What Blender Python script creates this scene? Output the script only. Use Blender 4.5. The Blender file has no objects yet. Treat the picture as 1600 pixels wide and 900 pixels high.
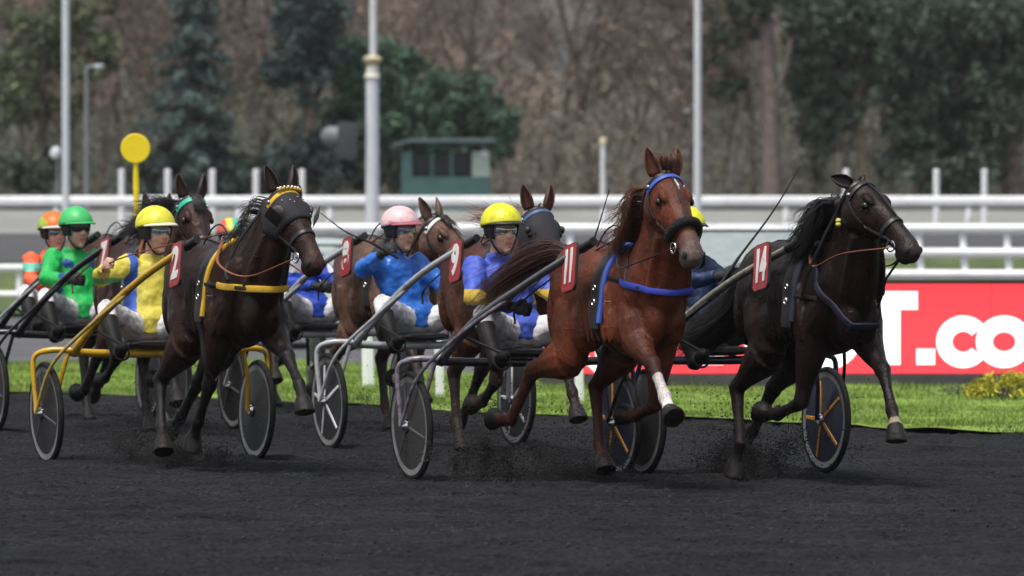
import bpy, bmesh, math, random
import numpy as np
from mathutils import Vector, Matrix
from mathutils.bvhtree import BVHTree

# ------------------------------------------------------------------ camera, sky, sun, exposure
SC = bpy.context.scene
COL = SC.collection
CAM_H = 1.77                    # eye height of a standing photographer
FPX = 9800.0                    # focal length in pixels of a 1600 px wide frame
HORIZON = 330.0
cam_d = bpy.data.cameras.new('camera')
cam_d.sensor_width = 36.0
cam_d.lens = 36.0 * FPX / 1600.0
cam_d.clip_end = 2000.0
cam_d.dof.use_dof = True
cam_d.dof.focus_distance = 40.8
cam_d.dof.aperture_fstop = 4.0
cam = bpy.data.objects.new('camera', cam_d)
COL.objects.link(cam)
cam.location = (0, 0, CAM_H)
cam.rotation_euler = (math.radians(90) - math.atan((450 - HORIZON) / FPX), 0, 0)
SC.camera = cam

SUN_EL, SUN_AZ = 66.0, 215.0    # degrees; azimuth clockwise from +Y (away from the camera)
world = bpy.data.worlds.new('World')
SC.world = world
world.use_nodes = True
wn = world.node_tree
wn.nodes.clear()
sky = wn.nodes.new('ShaderNodeTexSky')
sky.sky_type = 'NISHITA'
sky.sun_disc = False
sky.sun_elevation = math.radians(SUN_EL)
sky.sun_rotation = math.radians(SUN_AZ)
sky.air_density = 1.0
sky.dust_density = 4.0
sky.ozone_density = 1.0
hsv = wn.nodes.new('ShaderNodeHueSaturation')     # overcast: almost no blue left
hsv.inputs['Saturation'].default_value = 0.36
bg = wn.nodes.new('ShaderNodeBackground')
bg.inputs['Strength'].default_value = 0.09
wo = wn.nodes.new('ShaderNodeOutputWorld')
wn.links.new(sky.outputs[0], hsv.inputs['Color'])
wn.links.new(hsv.outputs[0], bg.inputs['Color'])
wn.links.new(bg.outputs[0], wo.inputs['Surface'])

sun_d = bpy.data.lights.new('sun', 'SUN')
sun_d.energy = 1.5
sun_d.angle = math.radians(16)
sun_d.color = (1.0, 0.97, 0.92)
sun = bpy.data.objects.new('sun', sun_d)
COL.objects.link(sun)
_az, _el = math.radians(SUN_AZ), math.radians(SUN_EL)
sdir = Vector((math.sin(_az) * math.cos(_el), math.cos(_az) * math.cos(_el), math.sin(_el)))
sun.rotation_euler = sdir.to_track_quat('Z', 'Y').to_euler()
sun.location = sdir * 60

SC.view_settings.view_transform = 'Standard'
SC.view_settings.look = 'None'
SC.view_settings.exposure = 0.84
SC.view_settings.gamma = 1.0
SC.view_settings.use_curve_mapping = False

RNG = random.Random(7)
NR = np.random.RandomState(11)
R = math.radians


def at(px, py, Y):
    """world point on the ray through a pixel of the 1600x900 frame at distance Y"""
    return Vector(((px - 800) / FPX * Y, Y, CAM_H - (py - HORIZON) / FPX * Y))


def ground_at(px, py):
    """point of the flat ground z = 0 under a pixel"""
    Y = FPX * CAM_H / (py - HORIZON)
    return Vector(((px - 800) / FPX * Y, Y, 0))


# ------------------------------------------------------------------ materials
MATS = {}


def _nodes(name):
    m = bpy.data.materials.new(name)
    m.use_nodes = True
    nt = m.node_tree
    b = nt.nodes['Principled BSDF']
    return m, nt, b


def mat(name, col, rough=0.5, metal=0.0, var=0.15, scale=8.0, bump=0.0, bscale=40.0, spec=0.5, coat=0.0,
        attr=None, dirt=None, dscale=6.0, damt=0.0, trans=0.0, bdist=0.01):
    """principled material; colour varies by object-space noise, optional colour attribute, dirt patches and bump"""
    if name in MATS:
        return MATS[name]
    m, nt, b = _nodes(name)
    L = nt.links.new
    tc = nt.nodes.new('ShaderNodeTexCoord')
    n = nt.nodes.new('ShaderNodeTexNoise')
    n.inputs['Scale'].default_value = scale
    n.inputs['Detail'].default_value = 6
    L(tc.outputs['Object'], n.inputs['Vector'])
    mr = nt.nodes.new('ShaderNodeMapRange')
    mr.inputs[1].default_value = 0.3
    mr.inputs[2].default_value = 0.7
    mr.inputs[3].default_value = 1 - var
    mr.inputs[4].default_value = 1 + var
    L(n.outputs['Fac'], mr.inputs[0])
    vm = nt.nodes.new('ShaderNodeVectorMath')
    vm.operation = 'SCALE'
    if attr:
        a = nt.nodes.new('ShaderNodeAttribute')
        a.attribute_name = attr
        L(a.outputs['Color'], vm.inputs[0])
    else:
        vm.inputs[0].default_value = col[:3]
    L(mr.outputs[0], vm.inputs['Scale'])
    out = vm.outputs[0]
    if dirt is not None:
        n2 = nt.nodes.new('ShaderNodeTexNoise')
        n2.inputs['Scale'].default_value = dscale
        n2.inputs['Detail'].default_value = 8
        n2.inputs['Roughness'].default_value = 0.7
        L(tc.outputs['Object'], n2.inputs['Vector'])
        m2 = nt.nodes.new('ShaderNodeMapRange')
        m2.inputs[1].default_value = 0.5
        m2.inputs[2].default_value = 0.68
        m2.inputs[3].default_value = 0
        m2.inputs[4].default_value = damt
        L(n2.outputs['Fac'], m2.inputs[0])
        mx = nt.nodes.new('ShaderNodeMix')
        mx.data_type = 'RGBA'
        L(m2.outputs[0], mx.inputs['Factor'])
        L(out, mx.inputs['A'])
        mx.inputs['B'].default_value = (*dirt, 1)
        out = mx.outputs['Result']
    L(out, b.inputs['Base Color'])
    b.inputs['Roughness'].default_value = rough
    b.inputs['Metallic'].default_value = metal
    b.inputs['Specular IOR Level'].default_value = spec
    b.inputs['Coat Weight'].default_value = coat
    b.inputs['Coat Roughness'].default_value = 0.15
    b.inputs['Transmission Weight'].default_value = trans
    if bump > 0:
        nb = nt.nodes.new('ShaderNodeTexNoise')
        nb.inputs['Scale'].default_value = bscale
        nb.inputs['Detail'].default_value = 5
        L(tc.outputs['Object'], nb.inputs['Vector'])
        bp = nt.nodes.new('ShaderNodeBump')
        bp.inputs['Strength'].default_value = bump
        bp.inputs['Distance'].default_value = bdist
        L(nb.outputs['Fac'], bp.inputs['Height'])
        L(bp.outputs[0], b.inputs['Normal'])
    MATS[name] = m
    return m


def emit_mat(name, col, strength):
    m, nt, b = _nodes(name)
    b.inputs['Base Color'].default_value = (*[c * 0.3 for c in col], 1)
    b.inputs['Emission Color'].default_value = (*col, 1)
    b.inputs['Emission Strength'].default_value = strength
    b.inputs['Roughness'].default_value = 0.5
    MATS[name] = m
    return m


# ------------------------------------------------------------------ mesh helpers
class MB:
    """collects vertices and faces for ONE mesh"""

    def __init__(self):
        self.v = []
        self.f = []

    def add(self, vs, fs):
        o = len(self.v)
        self.v += [tuple(p) for p in vs]
        self.f += [tuple(i + o for i in f) for f in fs]
        return self

    def box(self, c, s, rz=0.0, rot=None):
        c = Vector(c)
        hx, hy, hz = s[0] / 2, s[1] / 2, s[2] / 2
        M = rot if rot is not None else Matrix.Rotation(rz, 3, 'Z')
        vs = [c + M @ Vector((x * hx, y * hy, z * hz)) for x in (-1, 1) for y in (-1, 1) for z in (-1, 1)]
        return self.add(vs, [(0, 1, 3, 2), (4, 6, 7, 5), (0, 4, 5, 1), (2, 3, 7, 6), (0, 2, 6, 4), (1, 5, 7, 3)])

    def loft(self, secs, n=16, p=2.0):
        """secs: (centre, U, V) half-axis vectors; closed tube with caps; p>2 squarer"""
        rings = []
        for c, U, V in secs:
            c, U, V = Vector(c), Vector(U), Vector(V)
            ring = []
            for k in range(n):
                a = 2 * math.pi * k / n
                ca, sa = math.cos(a), math.sin(a)
                e = 2.0 / p
                ring.append(c + U * (math.copysign(abs(ca) ** e, ca)) + V * (math.copysign(abs(sa) ** e, sa)))
            rings.append(ring)
        vs = [q for r_ in rings for q in r_]
        fs = []
        for i in range(len(rings) - 1):
            for k in range(n):
                k2 = (k + 1) % n
                fs.append((i * n + k, i * n + k2, (i + 1) * n + k2, (i + 1) * n + k))
        fs.append(tuple(reversed(range(n))))
        fs.append(tuple((len(rings) - 1) * n + k for k in range(n)))
        return self.add(vs, fs)

    def tube(self, pts, rad, n=10, lat=None, flat=1.0):
        """round tube along pts; rad number or list; lat fixes the side axis, flat scales it"""
        pts = [Vector(p) for p in pts]
        m = len(pts)
        if not hasattr(rad, '__len__'):
            rad = [rad] * m
        secs = []
        prev = None
        for i, p in enumerate(pts):
            t = (pts[min(i + 1, m - 1)] - pts[max(i - 1, 0)])
            if t.length < 1e-9:
                t = Vector((0, 0, 1))
            t.normalize()
            if lat is not None:
                ref = Vector(lat)
            elif prev is not None:
                ref = prev
            else:
                ref = Vector((0, 0, 1)) if abs(t.z) < 0.9 else Vector((1, 0, 0))
            u = ref - t * ref.dot(t)
            if u.length < 1e-6:
                u = t.orthogonal()
            u.normalize()
            prev = u
            w = t.cross(u)
            secs.append((p, u * rad[i] * flat, w * rad[i]))
        return self.loft(secs, n)

    def blob(self, c, r, rot=None, nu=14, nv=9):
        c = Vector(c)
        M = rot if rot is not None else Matrix.Identity(3)
        vs = [c + M @ Vector((0, 0, -r[2]))]
        for j in range(1, nv):
            th = -math.pi / 2 + math.pi * j / nv
            for i in range(nu):
                a = 2 * math.pi * i / nu
                vs.append(c + M @ Vector((r[0] * math.cos(th) * math.cos(a), r[1] * math.cos(th) * math.sin(a), r[2] * math.sin(th))))
        vs.append(c + M @ Vector((0, 0, r[2])))
        fs = []
        for i in range(nu):
            fs.append((0, 1 + (i + 1) % nu, 1 + i))
        for j in range(nv - 2):
            for i in range(nu):
                a, b_ = 1 + j * nu + i, 1 + j * nu + (i + 1) % nu
                fs.append((a, b_, b_ + nu, a + nu))
        top = len(vs) - 1
        o = 1 + (nv - 2) * nu
        for i in range(nu):
            fs.append((o + i, o + (i + 1) % nu, top))
        return self.add(vs, fs)

    def torus(self, c, axis, Rr, r, n=32, m=8, squash=1.0):
        c = Vector(c)
        ax = Vector(axis).normalized()
        u = ax.orthogonal().normalized()
        w = ax.cross(u)
        vs = []
        for i in range(n):
            a = 2 * math.pi * i / n
            d = u * math.cos(a) + w * math.sin(a)
            for j in range(m):
                b_ = 2 * math.pi * j / m
                vs.append(c + d * (Rr + r * math.cos(b_)) + ax * r * squash * math.sin(b_))
        fs = []
        for i in range(n):
            for j in range(m):
                i2, j2 = (i + 1) % n, (j + 1) % m
                fs.append((i * m + j, i2 * m + j, i2 * m + j2, i * m + j2))
        return self.add(vs, fs)

    def lathe(self, c, axis, prof, n=32):
        """prof: list of (radius, offset along axis)"""
        c = Vector(c)
        ax = Vector(axis).normalized()
        u = ax.orthogonal().normalized()
        w = ax.cross(u)
        vs = []
        for r, h in prof:
            for i in range(n):
                a = 2 * math.pi * i / n
                vs.append(c + (u * math.cos(a) + w * math.sin(a)) * max(r, 1e-4) + ax * h)
        fs = []
        for j in range(len(prof) - 1):
            for i in range(n):
                i2 = (i + 1) % n
                fs.append((j * n + i, j * n + i2, (j + 1) * n + i2, (j + 1) * n + i))
        fs.append(tuple(reversed(range(n))))
        fs.append(tuple((len(prof) - 1) * n + i for i in range(n)))
        return self.add(vs, fs)

    def mesh(self, name, smooth=True):
        me = bpy.data.meshes.new(name)
        me.from_pydata(self.v, [], self.f)
        me.validate()
        if smooth:
            me.polygons.foreach_set('use_smooth', [True] * len(me.polygons))
        me.update()
        return me

    def build(self, name, material, parent=None, smooth=True, bevel=0.0, auto=True):
        me = self.mesh(name, smooth)
        if bevel > 0:
            bm = bmesh.new()
            bm.from_mesh(me)
            bmesh.ops.bevel(bm, geom=list(bm.edges), offset=bevel, segments=2, affect='EDGES', profile=0.7)
            bm.to_mesh(me)
            bm.free()
        me.materials.append(material)
        if smooth and auto:
            try:
                me.set_sharp_from_angle(angle=R(38))
            except Exception:
                pass
        return link(name, me, parent)


def link(name, data, parent=None):
    o = bpy.data.objects.new(name, data)
    COL.objects.link(o)
    if parent is not None:
        o.parent = parent
    return o


def tag(o, label=None, cat=None, group=None, kind=None):
    if label:
        o['label'] = label
    if cat:
        o['category'] = cat
    if group:
        o['group'] = group
    if kind:
        o['kind'] = kind
    return o


def thing(name, loc, rz, label, cat, group=None):
    o = link(name, None)
    o.location = loc
    o.rotation_euler = (0, 0, rz)
    return tag(o, label, cat, group)


def fast_mesh(name, verts, faces_n, material, smooth=False):
    """verts (N,3); faces_n (F,k) arrays, all faces with k corners"""
    me = bpy.data.meshes.new(name)
    verts = np.asarray(verts, dtype=np.float32)
    faces_n = np.asarray(faces_n, dtype=np.int32)
    F, k = faces_n.shape
    me.vertices.add(len(verts))
    me.vertices.foreach_set('co', verts.ravel())
    me.loops.add(F * k)
    me.loops.foreach_set('vertex_index', faces_n.ravel())
    me.polygons.add(F)
    me.polygons.foreach_set('loop_start', np.arange(0, F * k, k, dtype=np.int32))
    me.polygons.foreach_set('loop_total', np.full(F, k, dtype=np.int32))
    if smooth:
        me.polygons.foreach_set('use_smooth', np.ones(F, dtype=bool))
    me.update(calc_edges=True)
    if material:
        me.materials.append(material)
    return me


def set_color(me, name, cols):
    """cols (nverts,3)"""
    a = me.color_attributes.new(name, 'FLOAT_COLOR', 'POINT')
    c = np.ones((len(me.vertices), 4), dtype=np.float32)
    c[:, :3] = cols
    a.data.foreach_set('color', c.ravel())


def verts_of(me):
    a = np.empty(len(me.vertices) * 3, dtype=np.float32)
    me.vertices.foreach_get('co', a)
    return a.reshape(-1, 3)


def remeshed(name, mb, voxel, smooth=4, disp=0.0, dscale=0.1, post=0):
    """voxel union of all the pieces in mb: one continuous smooth surface"""
    me = mb.mesh(name + '_src')
    o = bpy.data.objects.new(name + '_src', me)
    COL.objects.link(o)
    md = o.modifiers.new('r', 'REMESH')
    md.mode = 'VOXEL'
    md.voxel_size = voxel
    md.use_smooth_shade = True
    if smooth:
        s = o.modifiers.new('s', 'SMOOTH')
        s.factor = 0.5
        s.iterations = smooth
    if disp > 0:
        t = bpy.data.textures.new(name + '_folds', 'CLOUDS')
        t.noise_scale = dscale
        t.noise_depth = 2
        d = o.modifiers.new('d', 'DISPLACE')
        d.texture = t
        d.strength = disp
        d.mid_level = 0.5
        d.texture_coords = 'LOCAL'
    if post:
        s = o.modifiers.new('s2', 'SMOOTH')
        s.factor = 0.5
        s.iterations = post
    dg = bpy.context.evaluated_depsgraph_get()
    ev = o.evaluated_get(dg)
    out = bpy.data.meshes.new_from_object(ev)
    out.name = name
    bpy.data.objects.remove(o)
    bpy.data.meshes.remove(me)
    out.polygons.foreach_set('use_smooth', [True] * len(out.polygons))
    out.materials.clear()
    return out


def bez(p0, p1, p2, t):
    return Vector(p0) * (1 - t) ** 2 + Vector(p1) * 2 * t * (1 - t) + Vector(p2) * t * t


def spline(pts, n):
    """Catmull-Rom through pts, n samples"""
    P = [Vector(p) for p in pts]
    P = [P[0] * 2 - P[1]] + P + [P[-1] * 2 - P[-2]]
    out = []
    m = len(pts) - 1
    for i in range(n):
        u = i / (n - 1) * m
        k = min(int(u), m - 1)
        t = u - k
        a, b, c, d = P[k], P[k + 1], P[k + 2], P[k + 3]
        out.append(0.5 * ((2 * b) + (c - a) * t + (2 * a - 5 * b + 4 * c - d) * t * t + (3 * b - a - 3 * c + d) * t ** 3))
    return out


def text_mesh(s, size, bold=0.02, depth=0.004, xs=1.0):
    cu = bpy.data.curves.new('txt', 'FONT')
    cu.body = s
    cu.size = size
    cu.offset = bold
    cu.extrude = depth / 2
    cu.align_x = 'CENTER'
    cu.align_y = 'CENTER'
    o = bpy.data.objects.new('txt', cu)
    COL.objects.link(o)
    dg = bpy.context.evaluated_depsgraph_get()
    me = bpy.data.meshes.new_from_object(o.evaluated_get(dg))
    bpy.data.objects.remove(o)
    me.transform(Matrix.Diagonal((xs, 1, 1, 1)))
    return me

# ------------------------------------------------------------------ the setting: ground, tracks, grass
def prof_z(X, Y):
    t = np.clip((np.asarray(X, dtype=float) + 5) / 12, 0, 1)
    top = .76 + .17 * t
    Y = np.asarray(Y, dtype=float)
    z = np.where(Y < 111, 0, np.where(Y < 118, top * np.clip((Y - 111) / 7, 0, 1), 0))
    z = np.where((Y >= 118) & (Y < 150), top + (1.20 - top) * (Y - 118) / 32, z)
    z = np.where((Y >= 150) & (Y < 166), 1.20 + .50 * (Y - 150) / 16, z)
    z = np.where((Y >= 166) & (Y < 200), 1.70 + .25 * (Y - 166) / 34, z)
    return np.where(Y >= 200, 1.95, z)


def sheet(name, xs, ys_fn, nv, zoff, material, smooth=True, relief=None):
    """grid over xs; ys_fn(x) -> (y0, y1); follows the terrain"""
    xs = np.asarray(xs, dtype=float)
    n = len(xs)
    v = np.linspace(0, 1, nv)
    y0 = np.array([ys_fn(x)[0] for x in xs])
    y1 = np.array([ys_fn(x)[1] for x in xs])
    Yg = y0[:, None] + (y1 - y0)[:, None] * v[None]
    Xg = np.repeat(xs[:, None], nv, 1)
    Z = prof_z(Xg, Yg) + zoff
    if relief is not None:
        Z = Z + relief(Xg, Yg)
    V = np.stack([Xg, Yg, Z], -1).reshape(-1, 3)
    a = (np.arange(n - 1)[:, None] * nv + np.arange(nv - 1)[None]).ravel()
    F = np.stack([a, a + nv, a + nv + 1, a + 1], 1)
    me = fast_mesh(name, V, F, material, smooth)
    o = link(name, me)
    return tag(o, kind='structure')


def vnoise(X, Y, sx, sy, seed):
    """smooth value noise, cell sizes sx, sy"""
    r_ = np.random.RandomState(seed)
    G = r_.rand(257, 257)
    u, v = X / sx, Y / sy
    i, j = np.floor(u).astype(int), np.floor(v).astype(int)
    fu, fv = u - i, v - j
    fu, fv = fu * fu * (3 - 2 * fu), fv * fv * (3 - 2 * fv)
    i, j = i % 256, j % 256
    return (G[i, j] * (1 - fu) + G[i + 1, j] * fu) * (1 - fv) + (G[i, j + 1] * (1 - fu) + G[i + 1, j + 1] * fu) * fv - .5


E_NEAR = [ground_at(*p) for p in ((-900, 600), (0, 617), (250, 622), (480, 632), (700, 646), (1000, 656), (1250, 668), (1600, 683), (2400, 712))]
E_FAR = [ground_at(*p) for p in ((-900, 572), (0, 571), (470, 567), (850, 596), (1600, 611), (2400, 625))]
_en = sorted((p.x, p.y) for p in E_NEAR)
_ef = sorted((p.x, p.y) for p in E_FAR)


def near_edge(x):
    return float(np.interp(x, [p[0] for p in _en], [p[1] for p in _en])) + .05 * math.sin(x * 5.3) + .03 * math.sin(x * 13.7 + 1)


def far_edge(x):
    return float(np.interp(x, [p[0] for p in _ef], [p[1] for p in _ef]))


def cinder_mat():
    m, nt, b = _nodes('black_cinder')
    L = nt.links.new
    tc = nt.nodes.new('ShaderNodeTexCoord')
    mp = nt.nodes.new('ShaderNodeMapping')
    mp.inputs['Scale'].default_value = (.45, 1.3, 1)
    L(tc.outputs['Object'], mp.inputs['Vector'])
    n1 = nt.nodes.new('ShaderNodeTexNoise')
    n1.inputs['Scale'].default_value = 1.6
    n1.inputs['Detail'].default_value = 8
    n1.inputs['Roughness'].default_value = .65
    L(mp.outputs[0], n1.inputs['Vector'])
    n2 = nt.nodes.new('ShaderNodeTexNoise')
    n2.inputs['Scale'].default_value = 34
    n2.inputs['Detail'].default_value = 5
    n2.inputs['Roughness'].default_value = .75
    L(tc.outputs['Object'], n2.inputs['Vector'])
    r1 = nt.nodes.new('ShaderNodeMapRange')
    for i, q in enumerate((.3, .72, .55, 1.5)):
        r1.inputs[i + 1].default_value = q
    L(n1.outputs['Fac'], r1.inputs[0])
    r2 = nt.nodes.new('ShaderNodeMapRange')
    for i, q in enumerate((.36, .68, .15, 2.5)):
        r2.inputs[i + 1].default_value = q
    L(n2.outputs['Fac'], r2.inputs[0])
    mu = nt.nodes.new('ShaderNodeMath')
    mu.operation = 'MULTIPLY'
    L(r1.outputs[0], mu.inputs[0])
    L(r2.outputs[0], mu.inputs[1])
    vm = nt.nodes.new('ShaderNodeVectorMath')
    vm.operation = 'SCALE'
    vm.inputs[0].default_value = (.0160, .0162, .0180)
    L(mu.outputs[0], vm.inputs['Scale'])
    L(vm.outputs[0], b.inputs['Base Color'])
    b.inputs['Roughness'].default_value = .85
    b.inputs['Specular IOR Level'].default_value = .10
    bp = nt.nodes.new('ShaderNodeBump')
    bp.inputs['Strength'].default_value = .9
    bp.inputs['Distance'].default_value = .03
    L(n2.outputs['Fac'], bp.inputs['Height'])
    L(bp.outputs[0], b.inputs['Normal'])
    MATS['black_cinder'] = m
    return m


M_CINDER = cinder_mat()
M_EARTH = mat('dark_earth', (.050, .048, .045), .9, var=.3, scale=.8, bump=.3, bscale=6)
M_ROAD = mat('asphalt', (.085, .085, .090), .85, var=.2, scale=.5, bump=.2, bscale=12)
M_TURF = mat('turf', (.170, .260, .034), .9, var=.35, scale=2.2, bump=.6, bscale=22, bdist=.03)
M_BANK = mat('bank_turf', (.075, .105, .030), .9, var=.4, scale=1.0)
M_FARTRACK = mat('far_cinder', (.060, .060, .064), .9, var=.15, scale=.4)
M_VERGE = mat('gravel_verge', (.24, .245, .225), .9, var=.2, scale=.6)
M_LEAFLITTER = mat('leaf_litter', (.085, .065, .045), .95, var=.4, scale=1.2)

yb = [6, 40, 80, 110, 111, 113, 115, 118, 124, 135, 150, 158, 166, 180, 200, 260, 600, 1500]
xb = [-700, -200, -60, -20, -8, -5, -2, 1, 4, 7, 10, 20, 60, 200, 700]
Xg, Yg = np.meshgrid(xb, yb, indexing='ij')
Vg = np.stack([Xg, Yg, prof_z(Xg, Yg) - .12], -1).reshape(-1, 3)
a = (np.arange(len(xb) - 1)[:, None] * len(yb) + np.arange(len(yb) - 1)[None]).ravel()
tag(link('ground', fast_mesh('ground', Vg, np.stack([a, a + len(yb), a + len(yb) + 1, a + 1], 1), M_EARTH)), kind='structure')


def track_relief(X, Y):
    r_ = .046 * vnoise(X, Y, .60, .30, 1) + .026 * vnoise(X, Y, .20, .10, 2) + .026 * vnoise(X, Y, .08, .07, 3) + .03 * vnoise(X, Y, 2.6, .8, 4)
    return r_


sheet('racing_track', np.linspace(-7.5, 7.5, 215), lambda x: (24, near_edge(x)), 760, .012, M_CINDER, True, track_relief)
sheet('grass_verge', np.linspace(-9, 9, 181), lambda x: (near_edge(x) - .06, far_edge(x)), 50, .03, M_TURF, True,
      lambda X, Y: .035 * vnoise(X, Y, .5, .5, 9) + .03 * vnoise(X, Y, 2, 2, 10))
sheet('road', np.linspace(-40, 40, 21), lambda x: (far_edge(x) - .3 if abs(x) < 9 else 66, 104), 4, .006, M_ROAD)
sheet('grass_bank', np.linspace(-40, 40, 60), lambda x: (108.5, 119.5), 14, .02, M_BANK, True, lambda X, Y: .05 * vnoise(X, Y, .6, .6, 5))
sheet('far_track', np.linspace(-60, 60, 41), lambda x: (119, 149.5), 8, .03, M_FARTRACK)
sheet('gravel_verge', np.linspace(-60, 60, 41), lambda x: (150, 176), 8, .03, M_VERGE)
sheet('woodland_floor', np.linspace(-60, 60, 61), lambda x: (176.5, 300), 40, .03, M_LEAFLITTER, True, lambda X, Y: .3 * vnoise(X, Y, 3, 3, 6))


# loose cinder lumps lying on the track and thrown up by the hooves -------------
def lumps(pts, sizes, seed):
    r_ = np.random.RandomState(seed)
    base = np.array([(1, 0, 0), (-1, 0, 0), (0, 1, 0), (0, -1, 0), (0, 0, 1), (0, 0, -1)], dtype=float)
    fc = np.array([(0, 2, 4), (2, 1, 4), (1, 3, 4), (3, 0, 4), (2, 0, 5), (1, 2, 5), (3, 1, 5), (0, 3, 5)])
    N = len(pts)
    B = base[None] * (1 + .5 * (r_.rand(N, 6, 1) - .5)) * sizes[:, None, None] * (1 + .8 * (r_.rand(N, 1, 3) - .5))
    an = r_.rand(N) * 6.28
    c, s = np.cos(an)[:, None], np.sin(an)[:, None]
    x, y = B[..., 0] * c - B[..., 1] * s, B[..., 0] * s + B[..., 1] * c
    tl = r_.rand(N)[:, None] * 1.5
    y2, z2 = y * np.cos(tl) - B[..., 2] * np.sin(tl), y * np.sin(tl) + B[..., 2] * np.cos(tl)
    V = np.stack([x, y2, z2], -1) + pts[:, None]
    F = (fc[None] + 6 * np.arange(N)[:, None, None]).reshape(-1, 3)
    return V.reshape(-1, 3), F


M_LUMP = mat('cinder_lump', (.020, .020, .021), .9, var=.5, scale=9)
_r = np.random.RandomState(21)
N = 15000
Yc = 27 + 30 * _r.rand(N) ** 1.3
Xc = (_r.rand(N) - .5) * 13
ok_ = np.array([y < near_edge(x) - .1 for x, y in zip(Xc, Yc)])
Xc, Yc = Xc[ok_], Yc[ok_]
pts = np.stack([Xc, Yc, .014 + track_relief(Xc, Yc)], 1)
V_, F_ = lumps(pts, .005 + .011 * _r.rand(len(pts)) ** 3, 4)
tag(link('cinder_lumps', fast_mesh('cinder_lumps', V_, F_, M_LUMP)), 'loose black cinder lumps scattered over the race track', 'cinders', kind='stuff')


# grass blades -------------------------------------------------------------------
def blades(N, seed, xr, y0f, y1f, h0, h1, w, material, name, label):
    r_ = np.random.RandomState(seed)
    X = xr[0] + (xr[1] - xr[0]) * r_.rand(N)
    y0 = np.array([y0f(x) for x in X])
    y1 = np.array([y1f(x) for x in X])
    Y = y0 + (y1 - y0) * r_.rand(N) ** 1.25
    Z = prof_z(X, Y) + .03 + .035 * vnoise(X, Y, .5, .5, 9) + .03 * vnoise(X, Y, 2, 2, 10) - .005
    tuft = np.clip(vnoise(X, Y, .35, .35, 33) + .6, .2, 1.3)
    h = (h0 + (h1 - h0) * r_.rand(N)) * tuft
    a_ = r_.rand(N) * 6.28
    wd = w * (.6 + .8 * r_.rand(N))
    ln = (r_.rand(N, 2) - .5) * h[:, None] * 1.3
    P = np.stack([X, Y, Z], 1)
    d_ = np.stack([np.cos(a_) * wd, np.sin(a_) * wd * .5, np.zeros(N)], 1)
    tip = P + np.stack([ln[:, 0], ln[:, 1], h], 1)
    V = np.stack([P - d_, P + d_, tip], 1).reshape(-1, 3)
    F = np.arange(3 * N).reshape(N, 3)
    me = fast_mesh(name, V, F, material)
    base = np.array((.140, .222, .034))
    var_ = vnoise(X, Y, .8, .8, 40)[:, None]
    yel = np.clip(r_.rand(N, 1) * 1.3 - .9, 0, 1)
    C = base * (1 + .9 * var_ + .5 * (r_.rand(N, 1) - .5)) * (1 - yel) + np.array((.30, .26, .09)) * yel
    set_color(me, 'blade', np.repeat(C, 3, 0))
    o = link(name, me)
    return tag(o, label, 'grass', kind='stuff')


M_BLADE = mat('grass_blade', (1, 1, 1), .6, attr='blade', var=.1, spec=.3)
blades(95000, 3, (-6.6, 6.6), near_edge, far_edge, .03, .085, .006, M_BLADE, 'grass', 'short bright green grass beside the black track')


# ------------------------------------------------------------------ rails, posts, poles
M_RAILW = mat('rail_white', (.82, .83, .85), .45, var=.06, dirt=(.35, .36, .35), damt=.35, dscale=2)
M_POLE = mat('pole_paint', (.62, .65, .68), .45, var=.06, dirt=(.4, .42, .43), damt=.3, dscale=1.5)
M_POLEG = mat('pole_grey', (.20, .21, .22), .5, var=.1)


def gz(x, y):
    return float(prof_z(x, y))


def white_rail(name, label, a, b, bars, rad, step, lean=0.0, post_r=None, flat=1.0, post_top=None):
    a, b = Vector(a), Vector(b)
    root = thing(name, (a.x, a.y, gz(a.x, a.y)), 0, label, 'rail')
    L_ = (b - a).length
    d_ = (b - a).normalized()
    n = max(int(L_ / step), 1)
    zt = post_top if post_top is not None else max(bars)
    pm = MB().tube([(0, 0, -.1), (-lean * .4, 0, zt * .45), (-lean, 0, zt)], post_r or rad * .8, 10).mesh('post')
    pm.materials.append(M_RAILW)
    for i in range(n + 1):
        p = a + d_ * (L_ * i / n)
        o = link('post', pm, root)
        o.location = (p.x - a.x, p.y - a.y + .02, gz(p.x, p.y) - gz(a.x, a.y))
    for h in bars:
        pts = []
        for i in range(n + 1):
            p = a + d_ * (L_ * i / n)
            pts.append((p.x - a.x - lean * h / zt, p.y - a.y - .045, gz(p.x, p.y) - gz(a.x, a.y) + h))
        MB().tube(pts, rad, 12, lat=(0, 1, 0), flat=flat).build('bar', M_RAILW, root)
    return root


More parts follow.
